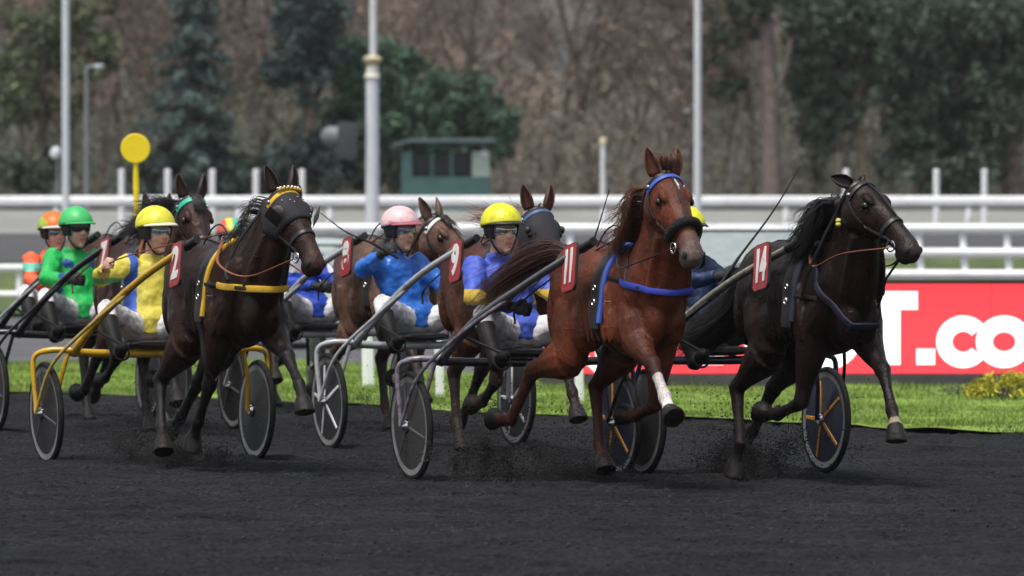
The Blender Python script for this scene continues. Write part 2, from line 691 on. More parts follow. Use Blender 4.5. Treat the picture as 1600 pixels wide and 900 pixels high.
pA, pB = at(497, 480, 100), at(1790, 480, 98)
white_rail('white_rail', 'white three-bar plastic rail with close leaning posts behind the red screen', (pA.x, 100, 0), (pB.x, 98, 0), (.78, 1.12, 1.50), .074, .68, lean=.10)
pA, pB = at(-260, 480, 112), at(440, 480, 112)
white_rail('white_rail', 'low white two-bar rail behind the orange and green drivers', (pA.x, 110.5, 0), (pB.x, 110.5, 0), (.30, .77), .065, 1.1)
white_rail('white_rail', 'long thick white rail in front of the wood on the far side', (-24, 150, 0), (24, 150, 0), (.80,), .135, 2.1, post_r=.07, flat=.4)
for lab, pxs in (('tall thin white posts above the far rail near the yellow disc', (190, 262, 332, 400, 472)), ('tall white posts above the far rail beside the forked tree', (1322, 1463, 1538))):
    for px in pxs:
        q = at(px, 330, 151.5)
        MBo = MB().tube([(0, 0, -.2), (0, 0, 1.48)], .072, 10).lathe((0, 0, 1.48), (0, 0, 1), [(.072, 0), (.082, .01), (.06, .05), (.01, .06)], 12).build('tall_post', M_RAILW)
        MBo.location = (q.x, q.y, gz(q.x, q.y))
        nb = {190: 'leftmost of five tall white posts, beside the yellow disc', 262: 'tall white post second from the yellow disc', 332: 'tall white post rising between the two horse heads',
              400: 'tall white post just left of the hooded horse', 472: 'tall white post just right of the hooded horse ears', 1322: 'tall white post left of the nearly black horse head',
              1463: 'tall white post right of the nearly black horse head', 1538: 'tall white post nearest the right picture edge'}[px]
        tag(MBo, nb, 'post', 'tall white posts above the far rail')


def pole(name, label, px, Y, r, top, mtl, extra=None):
    q = at(px, 330, Y)
    root = thing(name, (q.x, Y, gz(q.x, Y)), 0, label, 'pole')
    MB().tube([(0, 0, -.2), (0, 0, top * .5), (0, 0, top)], [r, r * .92, r * .8], 16).build('shaft', mtl, root)
    MB().lathe((0, 0, 0), (0, 0, 1), [(r * 1.8, 0), (r * 1.8, .06), (r * 1.1, .1)], 16).build('base_collar', mtl, root)
    return root


p_ = pole('light_pole', 'slim white light pole above the orange and green drivers', 103, 146, .088, 13, M_POLE)
p_ = pole('light_pole', 'slim white light pole behind the chestnut horse head', 1090, 146, .088, 13, M_POLE)
MB().box((-.24, 0, 3.05 - gz(0, 146) + 1.1 - .05), (.16, .12, .12)).build('lamp_box', M_POLEG, p_, bevel=.01)
MB().tube([(-.17, 0, 3.05), (0, 0, 3.05)], .02, 8).build('bracket', M_POLEG, p_)
# ornamental pole with speaker
q = at(582, 330, 146)
root = thing('speaker_pole', (q.x, 146, gz(q.x, 146)), 0, 'thick white pole with cream collar carrying a grey loudspeaker box', 'pole')
zc = CAM_H + (330 - 108) * 146 / FPX - gz(q.x, 146)
MB().tube([(0, 0, -.2), (0, 0, zc)], [.165, .145], 18).build('shaft', M_POLE, root)
MB().tube([(.02, 0, zc), (.02, 0, 12)], [.085, .075], 16).build('upper_shaft', M_POLE, root)
M_CREAM2 = mat('cream_enamel', (.66, .58, .36), .45)
MB().lathe((0, 0, zc - .22), (0, 0, 1), [(.15, 0), (.19, .03), (.16, .10), (.13, .2), (.14, .26), (.12, .30)], 20).build('collar', mat('cream_pale', (.70, .68, .56), .5), root)
MB().lathe((0, 0, zc + .10), (0, 0, 1), [(.10, 0), (.15, .02), (.215, .10), (.225, .15), (.15, .19), (.09, .21)], 20).build('collar_cap', M_CREAM2, root)
zs = CAM_H + (330 - 220) * 146 / FPX - gz(q.x, 146)
M_SPK = mat('speaker_grey', (.045, .047, .052), .6, var=.15)
bx = MB().box((-.58, -.02, zs), (.46, .40, .86), rot=Matrix.Rotation(R(3), 3, 'Y')).build('speaker_box', M_SPK, root, bevel=.03)
MB().loft([((-.80, -.02, zs + .08), (0, .20, 0), (0, 0, .26)), ((-1.02, -.02, zs + .10), (0, .18, 0), (0, 0, .24)), ((-1.17, -.02, zs + .10), (0, .10, 0), (0, 0, .15)), ((-1.21, -.02, zs + .1), (0, .03, 0), (0, 0, .05))], 16).build(
    'horn_cover', mat('horn_grey', (.14, .15, .16), .5), bx)
MB().box((-.22, 0, zs + .30), (.46, .08, .10)).build('bracket', M_SPK, root, bevel=.01)
MB().box((-.22, 0, zs - .05), (.40, .06, .06)).build('bracket', M_SPK, root, bevel=.01)
# small poles
p_ = pole('lamp_post', 'thin grey street lamp just right of the slim white pole', 135, 172, .055, 3.9, M_POLEG)
MB().tube(spline([(0, 0, 3.85), (.05, 0, 3.98), (.22, 0, 4.0)], 8), .04, 8).build('arm', M_POLEG, p_)
MB().blob((.33, 0, 4.0), (.17, .09, .06)).build('lamp_head', mat('lamp_head', (.42, .44, .46), .4), p_)
p_ = pole('camera_post', 'short white post with a small camera box above the far rail', 942, 156, .072, 2.05, M_POLE)
MB().lathe((0, 0, 2.05), (0, 0, 1), [(.09, 0), (.09, .12), (.05, .16)], 12).build('cap', M_CREAM2, p_)
MB().box((.17, 0, 1.50), (.24, .16, .12)).build('camera_box', M_SPK, p_, bevel=.02)
p_ = pole('lamp_post', 'thin pole with round white lamp left of the slim pole', 90, 160, .03, 1.75, M_POLEG)
MB().blob((-.05, -.05, 1.75), (.13, .08, .16), Matrix.Rotation(R(25), 3, 'Y')).build('lamp_head', M_POLE, p_)

# yellow disc sign ------------------------------------------------------------
b_ = ground_at(219, 613)
root = thing('disc_sign', (b_.x, b_.y, .03), 0, 'yellow round disc on a yellow pole standing in the grass', 'sign')
M_YSIGN = mat('sign_yellow', (.86, .64, .010), .5, var=.05)
zt = CAM_H + (330 - 232) * b_.y / FPX - .03
dx = (212 - 219) * b_.y / FPX
MB().tube([(0, 0, -.1), (dx * .45, 0, zt * .55), (dx * .9, 0, zt - .35), (dx, 0, zt - .1)], [.022, .024, .030, .022], 10).build('pole', M_YSIGN, root)
MB().lathe((dx, -.03, zt), (0, -1, 0), [(.138, -.012), (.145, -.006), (.145, .006), (.138, .012)], 40).build('disc', M_YSIGN, root)

# white marker posts in the grass ---------------------------------------------------
for px, py, hh, w_, lab in ((576, 609, .62, .125, 'white marker post in the grass right of the silver sulky wheel'), (688, 627, .60, .085, 'white marker post in the grass between two sulkies'),
                            (906, 633, .58, .085, 'white marker post in front of the screen under the chestnut horse'), (1180, 640, .0, .08, None)):
    if lab is None:
        continue
    g_ = ground_at(px, py)
    o = MB().loft([((0, 0, -.05), (w_ / 2, 0, 0), (0, .03, 0)), ((-.01, 0, hh * .6), (w_ / 2 * .95, 0, 0), (0, .03, 0)), ((-.03, 0, hh), (w_ / 2 * .9, 0, 0), (0, .025, 0))], 12, p=4).build('marker_post', M_RAILW)
    o.location = (g_.x, g_.y, .03)
    tag(o, lab, 'post', 'white marker posts in the grass')

# LED screen ----------------------------------------------------------------------
YB = 62.6
sB = YB / FPX
xl, xr = (848 - 800) * sB, (1830 - 800) * sB
zb, ztp = CAM_H - (584 - 330) * sB, CAM_H - (443 - 330) * sB
root = thing('led_screen', ((xl + xr) / 2, YB, 0), 0, 'long red trackside LED screen with white letters TROT.co', 'screen')
xc = (xl + xr) / 2
M_LEDR = emit_mat('led_red', (.86, .055, .075), .66)
M_LEDW = emit_mat('led_white', (1.0, .97, .95), .80)
M_FRAME = mat('screen_frame', (.020, .020, .022), .6)
MB().box((0, .10, (zb + ztp) / 2), (xr - xl, .16, ztp - zb + .03)).build('housing', M_FRAME, root, bevel=.008)
MB().box((0, .06, zb / 2 - .01), (xr - xl + .06, .30, zb)).build('plinth', mat('plinth', (.050, .048, .050), .8, var=.2), root, bevel=.01)
MB().box((0, -.02, ztp + .022), (xr - xl + .04, .20, .028)).build('top_trim', M_FRAME, root, bevel=.005)
n_p = 7
pw = (xr - xl) / n_p
pm = MB().box((0, 0, 0), (pw - .004, .02, ztp - zb)).mesh('panel', smooth=False)
pm.materials.append(M_LEDR)
for i in range(n_p):
    o = link('panel', pm, root)
    o.location = (xl - xc + pw * (i + .5), .008, (zb + ztp) / 2)


def px2(x, y):
    return ((x - 800) * sB - xc, -.006, CAM_H - (y - 330) * sB)


def glyph_box(m_, x0, y0, x1, y1):
    a_, b__ = px2(x0, y0), px2(x1, y1)
    return m_.box(((a_[0] + b__[0]) / 2, -.006, (a_[2] + b__[2]) / 2), (abs(b__[0] - a_[0]), .012, abs(b__[2] - a_[2])))


def glyph_ring(m_, cx, cy, rx, ry, th, a0=0, a1=360, n=40):
    vs, fs = [], []
    for k in range(n + 1):
        a_ = R(a0 + (a1 - a0) * k / n)
        for dy in (0, -.012):
            for q in (1, 0):
                x, y = cx + (rx - th * q) * math.cos(a_), cy - (ry - th * q) * math.sin(a_)
                p = px2(x, y)
                vs.append((p[0], p[1] + .006 + dy, p[2]))
    for k in range(n):
        o = k * 4
        for i, j in ((0, 1), (1, 3), (3, 2), (2, 0)):
            fs.append((o + i, o + j, o + 4 + j, o + 4 + i))
    fs += [(0, 1, 3, 2), (n * 4, n * 4 + 2, n * 4 + 3, n * 4 + 1)]
    return m_.add(vs, fs)


def glyph_poly(m_, pts):
    n = len(pts)
    f_ = [px2(*p) for p in pts]
    vs = [(p[0], -.012, p[2]) for p in f_] + [(p[0], 0, p[2]) for p in f_]
    return m_.add(vs, [tuple(range(n)), tuple(reversed(range(n, 2 * n)))] + [(k, (k + 1) % n, n + (k + 1) % n, n + k) for k in range(n)])


def tee(x0):
    m_ = MB()
    glyph_poly(m_, [(x0, 455), (x0 + 92, 455), (x0 + 92, 484), (x0 + 65, 484), (x0 + 65, 570), (x0 + 27, 570), (x0 + 27, 484), (x0, 484)])
    return m_


tee(1342).build('letter', M_LEDW, root, smooth=False)
tee(1066).build('letter', M_LEDW, root, smooth=False)
glyph_ring(MB(), 1292, 514, 58, 64, 34).build('letter', M_LEDW, root, smooth=False)
m_ = MB()
glyph_box(m_, 1164, 455, 1202, 570)
glyph_ring(m_, 1196, 490, 40, 35, 27, -90, 90)
glyph_poly(m_, [(1196, 515), (1216, 512), (1246, 570), (1206, 570), (1188, 530)])
m_.build('letter', M_LEDW, root, smooth=False)
glyph_box(MB(), 1432, 545, 1461, 570).build('letter', M_LEDW, root, smooth=False)
glyph_ring(MB(), 1505, 534, 42, 41, 25, 38, 322).build('letter', M_LEDW, root, smooth=False)
glyph_ring(MB(), 1569, 534, 44, 41, 26).build('letter', M_LEDW, root, smooth=False)
m_ = MB()
glyph_box(m_, 1628, 495, 1652, 572)
glyph_ring(m_, 1672, 525, 30, 31, 22, 0, 180)
glyph_box(m_, 1682, 525, 1702, 572)
glyph_ring(m_, 1722, 525, 30, 31, 22, 0, 180)
glyph_box(m_, 1732, 525, 1752, 572)
m_.build('letter', M_LEDW, root, smooth=False)
m_ = MB()
glyph_poly(m_, [(884, 536), (899, 536), (930, 566), (930, 536), (944, 536), (944, 582), (930, 582), (898, 552), (898, 582), (884, 582)])
m_.build('letter', M_LEDW, root, smooth=False)


# ------------------------------------------------------------------ cars behind the screen
M_GLASS = mat('windscreen', (.27, .31, .31), .15, var=.1, spec=.5)
M_RUB = mat('car_rubber', (.02, .02, .02), .7)


def car(label, px, Y, width, height, col, name, roofbar=False):
    q = at(px, 330, Y)
    root = thing('parked_car', (q.x, Y, .01), 0, label, 'car', 'cars on the road')
    W = width / 2
    H_ = height
    m_ = mat('car_paint_' + name, col, .3, coat=.5, var=.04)
    # body lofted from front (-y) to rear (+y)
    secs = [(-2.05, .50, .24, .80), (-1.98, .52, .30, .93), (-1.5, .56, .36, 1.0), (-.9, .60, .40, 1.0), (.6, .60, .42, 1.0), (1.7, .60, .42, 1.0), (2.0, .58, .36, .94), (2.06, .56, .28, .85)]
    MB().loft([((0, y, z), (W * w, 0, 0), (0, 0, h)) for y, z, h, w in secs], 28, p=4.5).build('body', m_, root)
    # cabin: pillars and roof
    hz = .98
    cab = [(-.95, hz, .92), (-.15, H_ - .05, .72), (.2, H_, .70), (1.2, H_ - .02, .70), (1.75, H_ - .28, .74), (1.9, hz, .86)]
    vs, fs = [], []
    for y, z, w in cab:
        vs += [(-W * .93, y, hz - .02), (-W * w, y, z), (-W * w * .5, y, z + .03), (W * w * .5, y, z + .03), (W * w, y, z), (W * .93, y, hz - .02)]
    for i in range(len(cab) - 1):
        for k in range(5):
            fs.append((i * 6 + k, i * 6 + k + 1, (i + 1) * 6 + k + 1, (i + 1) * 6 + k))
    MB().add(vs, fs).build('cabin', m_, root)
    # windscreen a little proud of the cabin front
    a_, b__ = cab[0], cab[1]
    MB().add([(-W * .84, a_[0] - .015, hz + .06), (W * .84, a_[0] - .015, hz + .06), (W * .66, b__[0] - .12, b__[1] - .03), (-W * .66, b__[0] - .12, b__[1] - .03),
              (-W * .84, a_[0] + .02, hz + .05), (W * .84, a_[0] + .02, hz + .05), (W * .66, b__[0] + .02, b__[1] - .05), (-W * .66, b__[0] + .02, b__[1] - .05)],
             [(0, 1, 2, 3), (7, 6, 5, 4), (0, 4, 5, 1), (2, 6, 7, 3), (0, 3, 7, 4), (1, 5, 6, 2)]).build('windscreen', M_GLASS, root, smooth=False)
    sq = [(-W * .85, a_[0] - .02, hz + .05), (W * .85, a_[0] - .02, hz + .05), (W * .67, b__[0] - .115, b__[1] - .02), (-W * .67, b__[0] - .115, b__[1] - .02), (-W * .85, a_[0] - .02, hz + .05)]
    MB().tube(sq, .022, 8).build('windscreen_seal', M_RUB, root)
    MB().blob((0, b__[0] - .20, b__[1] - .16), (.12, .03, .04)).build('rear_mirror', M_RUB, root)
    for s in (-1, 1):
        MB().tube([(s * .12 - .1, a_[0] - .03, hz + .08), (s * .12 + .38, a_[0] + .10, hz + .22)], .012, 6).build('wiper', M_RUB, root)
        MB().blob((s * W * .66, -2.0, .68), (.17, .07, .07)).build('headlight', mat('headlight', (.7, .72, .74), .15), root)
        MB().blob((s * (W + .10), -.75, 1.06), (.10, .06, .07)).build('mirror', m_, root)
        for y in (-1.3, 1.3):
            w_ = MB().torus((s * (W - .12), y, .33), (1, 0, 0), .23, .10, 28, 8).build('wheel', M_RUB, root)
            MB().lathe((s * (W - .12), y, .33), (s, 0, 0), [(.19, -.05), (.19, .06), (.05, .08)], 20).build('rim', M_RIM_CAR, w_)
    MB().box((0, -2.09, .55), (.62, .03, .16)).build('grille', M_RUB, root, bevel=.008)
    MB().box((0, -2.10, .36), (.52, .02, .11)).build('number_plate', mat('plate_blank', (.7, .7, .68), .5), root)
    if roofbar:
        MB().box((-.16, .45, H_ + .07), (.20, .16, .08)).build('roof_beacon', mat('beacon_red', (.35, .03, .04), .3), root, bevel=.01)
        MB().box((.16, .45, H_ + .07), (.22, .16, .07)).build('roof_beacon', mat('beacon_green', (.03, .14, .07), .3), root, bevel=.01)
    return root


M_RIM_CAR = mat('car_rim', (.4, .4, .4), .3, metal=.6)
car('white car with pale windscreen following behind the nearly black horse', 1165, 80, 1.82, 1.58, (.68, .70, .70), 'white')
car('pale green car glimpsed under the chin of the hooded horse', 478, 82, 1.75, 1.38, (.42, .50, .46), 'pale')

# ------------------------------------------------------------------ hut
Yh = 175.5
sh = Yh / FPX
q = at(696, 330, Yh)
gzh = gz(q.x, Yh)
root = thing('commentary_hut', (q.x, Yh, gzh), 0, 'small teal hut with dark windows and flat roof at the edge of the wood', 'hut')
M_TEAL = mat('hut_teal', (.040, .105, .105), .6, var=.15, scale=2)
M_TEAL2 = mat('hut_teal_light', (.075, .16, .155), .6, var=.1)
M_TROOF = mat('hut_roof', (.035, .060, .065), .6)
M_DARKW = mat('hut_window', (.010, .012, .013), .2)


def hz_(py):
    return CAM_H - (py - 330) * sh - gzh


def hx(px):
    return (px - 696) * sh


z0, z1 = hz_(276), hz_(237)
W0, W1 = hx(628), hx(765)
MB().box(((W0 + W1) / 2, 0, z0 / 2), (W1 - W0, 2.2, z0)).build('lower_wall', M_TEAL, root, bevel=.01)
MB().box(((W0 + hx(645)) / 2, 0, (z0 + z1) / 2), (hx(645) - W0, 2.16, z1 - z0)).build('corner_wall', M_TEAL2, root)
MB().box(((hx(738) + W1) / 2, 0, (z0 + z1) / 2), (W1 - hx(738), 2.16, z1 - z0)).build('corner_wall', mat('hut_board', (.36, .42, .38), .6), root)
MB().box(((W0 + W1) / 2, 1.0, (z0 + z1) / 2), (W1 - W0 - .2, .1, z1 - z0)).build('back_wall', M_TEAL, root)
for x0, x1 in ((647, 674), (678, 704), (708, 736)):
    MB().box(((hx(x0) + hx(x1)) / 2, -.95, (z0 + z1) / 2), (hx(x1) - hx(x0), .04, (z1 - z0) * .82)).build('window', M_DARKW, root)
for x0 in (676, 706):
    MB().box((hx(x0), -.98, (z0 + z1) / 2), (.07, .08, z1 - z0)).build('mullion', M_TEAL2, root)
MB().loft([((hx(612), 0, hz_(232)), (0, 1.5, 0), (0, 0, .05)), ((hx(640), 0, hz_(222)), (0, 1.5, 0), (0, 0, .09)), ((hx(775), 0, hz_(222)), (0, 1.5, 0), (0, 0, .10))], 8, p=6).build('roof', M_TROOF, root, smooth=False)
MB().blob((hx(757), -1.15, hz_(241)), (.12, .08, .10)).build('wall_lamp', M_POLE, root)


# ------------------------------------------------------------------ the wood
def leafcloud(pos, size, col, seed, elong=1.0, up=0.0):
    """quads at pos (N,3) with size (N,), colours (N,3); elong > 1 makes slivers, up biases their long axis upright"""
    r_ = np.random.RandomState(seed)
    N = len(pos)
    u = r_.randn(N, 3)
    u[:, 2] += up * np.sign(r_.randn(N)) * 1.0
    u /= np.linalg.norm(u, axis=1)[:, None]
    w = np.cross(u, r_.randn(N, 3))
    w /= np.linalg.norm(w, axis=1)[:, None] + 1e-9
    u = u * (size * elong)[:, None]
    w = w * (size / elong ** .5)[:, None] * .7
    V = np.stack([pos - u, pos + w * .6 - u * .1, pos + u, pos - w + u * .05], 1).reshape(-1, 3)
    return V, np.arange(4 * N).reshape(N, 4), np.repeat(col, 4, 0)


M_LEAF = mat('foliage', (1, 1, 1), .7, attr='leaf', var=.25, scale=1.5, spec=.25)
M_BARK = mat('bark_brown', (.110, .085, .068), .9, var=.4, scale=5, bump=.6, bscale=14)
M_BARKP = mat('bark_pink', (.155, .122, .112), .9, var=.35, scale=4, bump=.6, bscale=14)
M_BARKL = mat('bark_pale', (.21, .185, .135), .9, var=.35, scale=3, bump=.5, bscale=14)


def crown_obj(root, V, F, C, name='crown'):
    me = fast_mesh(name, V, F, M_LEAF)
    set_color(me, 'leaf', C)
    o = link(name, me, root)
    return o


def limbs(mb, p, d_, L_, r0, depth, rnd, up=.25):
    n = 6
    pts = [p]
    q = p.copy()
    dd = d_.copy()
    for i in range(n):
        dd = (dd + Vector((rnd.uniform(-.16, .16), rnd.uniform(-.16, .16), rnd.uniform(-.08, .12) + up * .06))).normalized()
        q = q + dd * (L_ / n)
        pts.append(q.copy())
    mb.tube(pts, [r0 * (1 - .6 * i / n) for i in range(n + 1)], 5 if depth < 2 else 4)
    ends = [(pts[-1], dd)]
    if depth < 3:
        for k in range(rnd.randint(3, 4) if depth else 7):
            i = rnd.randint(2, n)
            a_ = rnd.uniform(0, 6.28)
            sd = Vector((math.cos(a_), math.sin(a_), rnd.uniform(.1, .9))).normalized()
            nd = (dd * .55 + sd * .8).normalized()
            ends += limbs(mb, pts[i], nd, L_ * rnd.uniform(.42, .62), r0 * (1 - .6 * i / n) * .55, depth + 1, rnd, up)
    return ends


def make_bare(seed, h, r0):
    rnd = random.Random(seed)
    mb = MB()
    ends = limbs(mb, Vector((0, 0, -.3)), Vector((rnd.uniform(-.06, .06), rnd.uniform(-.06, .06), 1)).normalized(), h, r0, 0, rnd)
    tm = mb.mesh('trunk')
    tm.materials.append(M_BARK)
    r_ = np.random.RandomState(seed)
    E = np.array([tuple(e) for e, _ in ends])
    k = r_.randint(0, len(E), 3600)
    pos = E[k] + r_.randn(3600, 3) * np.array((.42, .42, .40))
    pos = pos[pos[:, 2] > .4]
    N = len(pos)
    base = np.array((.190, .148, .122))
    C = base * (.55 + .9 * r_.rand(N, 1)) * (1 + np.array((.25, 0, -.1)) * (r_.rand(N, 1) - .4))
    V, F, C4 = leafcloud(pos, .035 + .05 * r_.rand(N), C, seed, elong=3.4, up=.8)
    cm = fast_mesh('crown', V, F, M_LEAF)
    set_color(cm, 'leaf', C4)
    return tm, cm


BARE = [make_bare(100 + i, RNG.uniform(5.5, 7.5), RNG.uniform(.10, .20)) for i in range(6)]
k = 0
for i in range(34):
    px = -60 + 1720 * (i + RNG.uniform(-.4, .4)) / 33
    Y = RNG.uniform(198, 232)
    q = at(px, 330, Y)
    tm, cm = BARE[k % 6]
    k += 1
    root = thing('bare_tree', (q.x, Y, gz(q.x, Y)), RNG.uniform(0, 6.28), 'leafless brown tree in the wood behind the far rail', 'tree', 'leafless trees of the wood')
    sc = RNG.uniform(.85, 1.35)
    root.scale = (sc, sc, sc * RNG.uniform(.95, 1.25))
    link('trunk', tm, root)
    link('crown', cm, root)


def blob_crown(blobs, Y, depth, dens, base, seed, size=(.05, .11), bx=0, bz=0):
    """foliage around clumps given as (px, py, radius px)"""
    r_ = np.random.RandomState(seed)
    P, C = [], []
    s_ = Y / FPX
    for px, py, rp in blobs:
        q = at(px, py, Y)
        rm = rp * s_
        n = int(dens * rm * rm)
        # sub-clumps give the light and dark mottling
        for _ in range(max(int(n / 34), 4)):
            c = r_.randn(3)
            c = c / np.linalg.norm(c) * (r_.rand() ** .45) * rm * np.array((1, depth, .85))
            m_ = 34
            p = c + r_.randn(m_, 3) * rm * .13
            P.append(p + np.array((q.x - bx, r_.uniform(-.4, .4), q.z - bz)))
            C.append(np.tile(np.array(base) * (.55 + .9 * r_.rand()), (m_, 1)) * (.75 + .5 * r_.rand(m_, 1)))
    P, C = np.concatenate(P), np.concatenate(C)
    return leafcloud(P, size[0] + (size[1] - size[0]) * r_.rand(len(P)), C, seed, elong=1.7)


def evergreen(label, px, Y, trunk, r0, blobs, base, seed, bark, dens=900, depth=1.0, size=(.05, .11), group='evergreen trees at the edge of the wood', extra=None):
    q = at(px, 330, Y)
    g_ = gz(q.x, Y)
    root = thing('evergreen_tree', (q.x, Y, g_), 0, label, 'tree', group)
    s_ = Y / FPX
    mb = MB()
    for j, line in enumerate(trunk):
        pts = [(at(a_, b__, Y).x - q.x, (0 if j == 0 else .2 * (-1) ** j * i / len(line)), at(a_, b__, Y).z - g_) for i, (a_, b__) in enumerate(line)]
        pp = spline(pts, 3 * len(pts))
        rr = r0 * (1 if j == 0 else .40)
        mb.tube(pp, [rr * (1 - .45 * i / len(pp)) for i in range(len(pp))], 10)
    if trunk:
        mb.build('trunk', bark, root)
    if blobs:
        V, F, C = blob_crown(blobs, Y, depth, dens, base, seed, size, q.x, g_)
        crown_obj(root, V, F, C)
    return root


# conical spruce
def spruce(label, px, Y, h, r0, base, seed, n=5200, droop=.35):
    q = at(px, 330, Y)
    g_ = gz(q.x, Y)
    root = thing('spruce_tree', (q.x, Y, g_), 0, label, 'tree', 'evergreen trees at the edge of the wood')
    MB().tube([(0, 0, -.3), (0, 0, h * .5), (0, 0, h)], [.16, .10, .02], 8).build('trunk', M_BARK, root)
    r_ = np.random.RandomState(seed)
    P, C = [], []
    tiers = 15
    for t in range(tiers):
        z0 = .35 + (h - .4) * (t / (tiers - 1)) ** .9
        rad = r0 * (1 - (z0 / h) ** 1.1) + .12
        nb = 9
        for b__ in range(nb):
            a_ = 6.28 * (b__ + r_.rand()) / nb
            z = z0 + r_.uniform(-.28, .28)
            L_ = rad * (.7 + .5 * r_.rand())
            m_ = int(n / (tiers * nb) * (L_ / r0 + .25))
            s_ = r_.rand(m_) ** .8
            x = np.cos(a_) * L_ * s_ + r_.randn(m_) * .09
            y = np.sin(a_) * L_ * s_ + r_.randn(m_) * .09
            zz = z - droop * L_ * s_ ** 1.6 + .12 * s_ ** 4 + r_.randn(m_) * .06
            P.append(np.stack([x, y, zz], 1))
            C.append(np.tile(np.array(base) * (.6 + .8 * r_.rand()), (m_, 1)) * (.75 + .5 * r_.rand(m_, 1)))
    P, C = np.concatenate(P), np.concatenate(C)
    V, F, C = leafcloud(P, .05 + .07 * r_.rand(len(P)), C, seed, elong=1.8)
    crown_obj(root, V, F, C)


spruce('blue green conical spruce right of the yellow disc', 300, 177.5, 8.2, 1.75, (.085, .118, .108), 51, n=15000)
evergreen('dark drooping conifer left of the loudspeaker pole', 480, 177.8, [[(482, 320), (484, 180), (480, 60), (482, -60)]], .20,
          [(470, 70, 48), (500, 40, 40), (440, 110, 34), (485, 110, 36), (515, 90, 30), (480, 160, 26), (455, 30, 30), (520, 20, 35), (490, 225, 40), (455, 255, 42), (510, 265, 46), (480, 0, 50)],
          (.056, .076, .072), 52, M_BARK, dens=2400)
evergreen('broad rounded green pine above the teal hut', 650, 179.5, [[(640, 320), (645, 260), (630, 190)], [(640, 270), (690, 220), (740, 200)], [(640, 265), (590, 200), (560, 140)]], .17,
          [(545, 85, 42), (585, 92, 46), (620, 105, 40), (560, 140, 55), (620, 150, 60), (680, 155, 55), (740, 150, 42), (720, 190, 55), (785, 190, 34), (660, 205, 60), (600, 210, 55), (545, 200, 50), (770, 225, 36), (705, 235, 50), (530, 255, 40), (800, 200, 20)],
          (.072, .122, .082), 53, M_BARK, dens=2200)
evergreen('olive leafed evergreen behind the slim white pole', 60, 181, [[(70, 320), (66, 180), (75, -20)], [(68, 200), (20, 110), (0, 40)]], .16,
          [(20, 95, 60), (75, 60, 55), (120, 30, 60), (130, 95, 48), (60, 150, 50), (15, 180, 40), (110, 165, 40), (160, 70, 40), (30, 20, 40)], (.092, .108, .060), 54, M_BARK, dens=900)
evergreen('straight pinkish pine trunk between the chestnut and the nearly black horse', 1203, 180, [[(1207, 322), (1204, 200), (1198, 60), (1193, -60)], [(1201, 160), (1222, 120), (1236, 60)]], .285,
          [(1150, 30, 50), (1110, 80, 45), (1175, 0, 50), (1230, -5, 40), (1130, 130, 36)], (.040, .050, .034), 55, M_BARKP, dens=900)
evergreen('pale forked pine right of the straight pinkish trunk', 1358, 182, [[(1352, 322), (1350, 262), (1342, 200), (1338, 130), (1345, 50), (1350, -40)], [(1358, 275), (1385, 235), (1400, 190), (1408, 150)], [(1340, 205), (1290, 200), (1225, 205)],
          [(1345, 100), (1290, 140), (1235, 105), (1220, 60)]], .17,
          [(1290, 60, 60), (1260, 110, 50), (1300, 130, 46), (1390, 60, 70), (1340, 20, 60), (1420, 120, 55), (1380, 130, 40), (1310, 170, 40), (1270, 20, 60), (1420, 30, 60), (1285, 200, 40), (1430, 190, 50), (1395, 255, 30)], (.066, .088, .068), 56, M_BARKL, dens=2400)
evergreen('dark pine with grey trunk at the right edge of the wood', 1582, 184, [[(1584, 322), (1580, 220), (1578, 90), (1574, -40)], [(1580, 230), (1530, 195), (1500, 185)]], .33,
          [(1500, 50, 70), (1560, 30, 60), (1460, 90, 50), (1530, 110, 60), (1590, 110, 50), (1480, 150, 50), (1560, 175, 55), (1440, 30, 50), (1610, 190, 40), (1510, 215, 45), (1450, 220, 50), (1540, 250, 40), (1480, 270, 40), (1600, 40, 60)], (.068, .090, .070), 57, M_BARKP, dens=2400)
for px, r0, lab in ((1432, .16, 'thin dark trunk right of the forked pine'), (1518, .13, 'thin dark trunk left of the grey trunk at the edge'), (1272, .11, 'thin crooked trunk between the pinkish trunk and the forked pine')):
    evergreen(lab, px, RNG.uniform(186, 196), [[(px, 322), (px + RNG.uniform(-8, 8), 200), (px + RNG.uniform(-12, 12), 90), (px + RNG.uniform(-16, 16), -50)]], r0,
              [(px + 10, 215, 45), (px - 20, 160, 40), (px + 5, 265, 34)], (.036, .046, .030), 60 + px, M_BARK, dens=700)


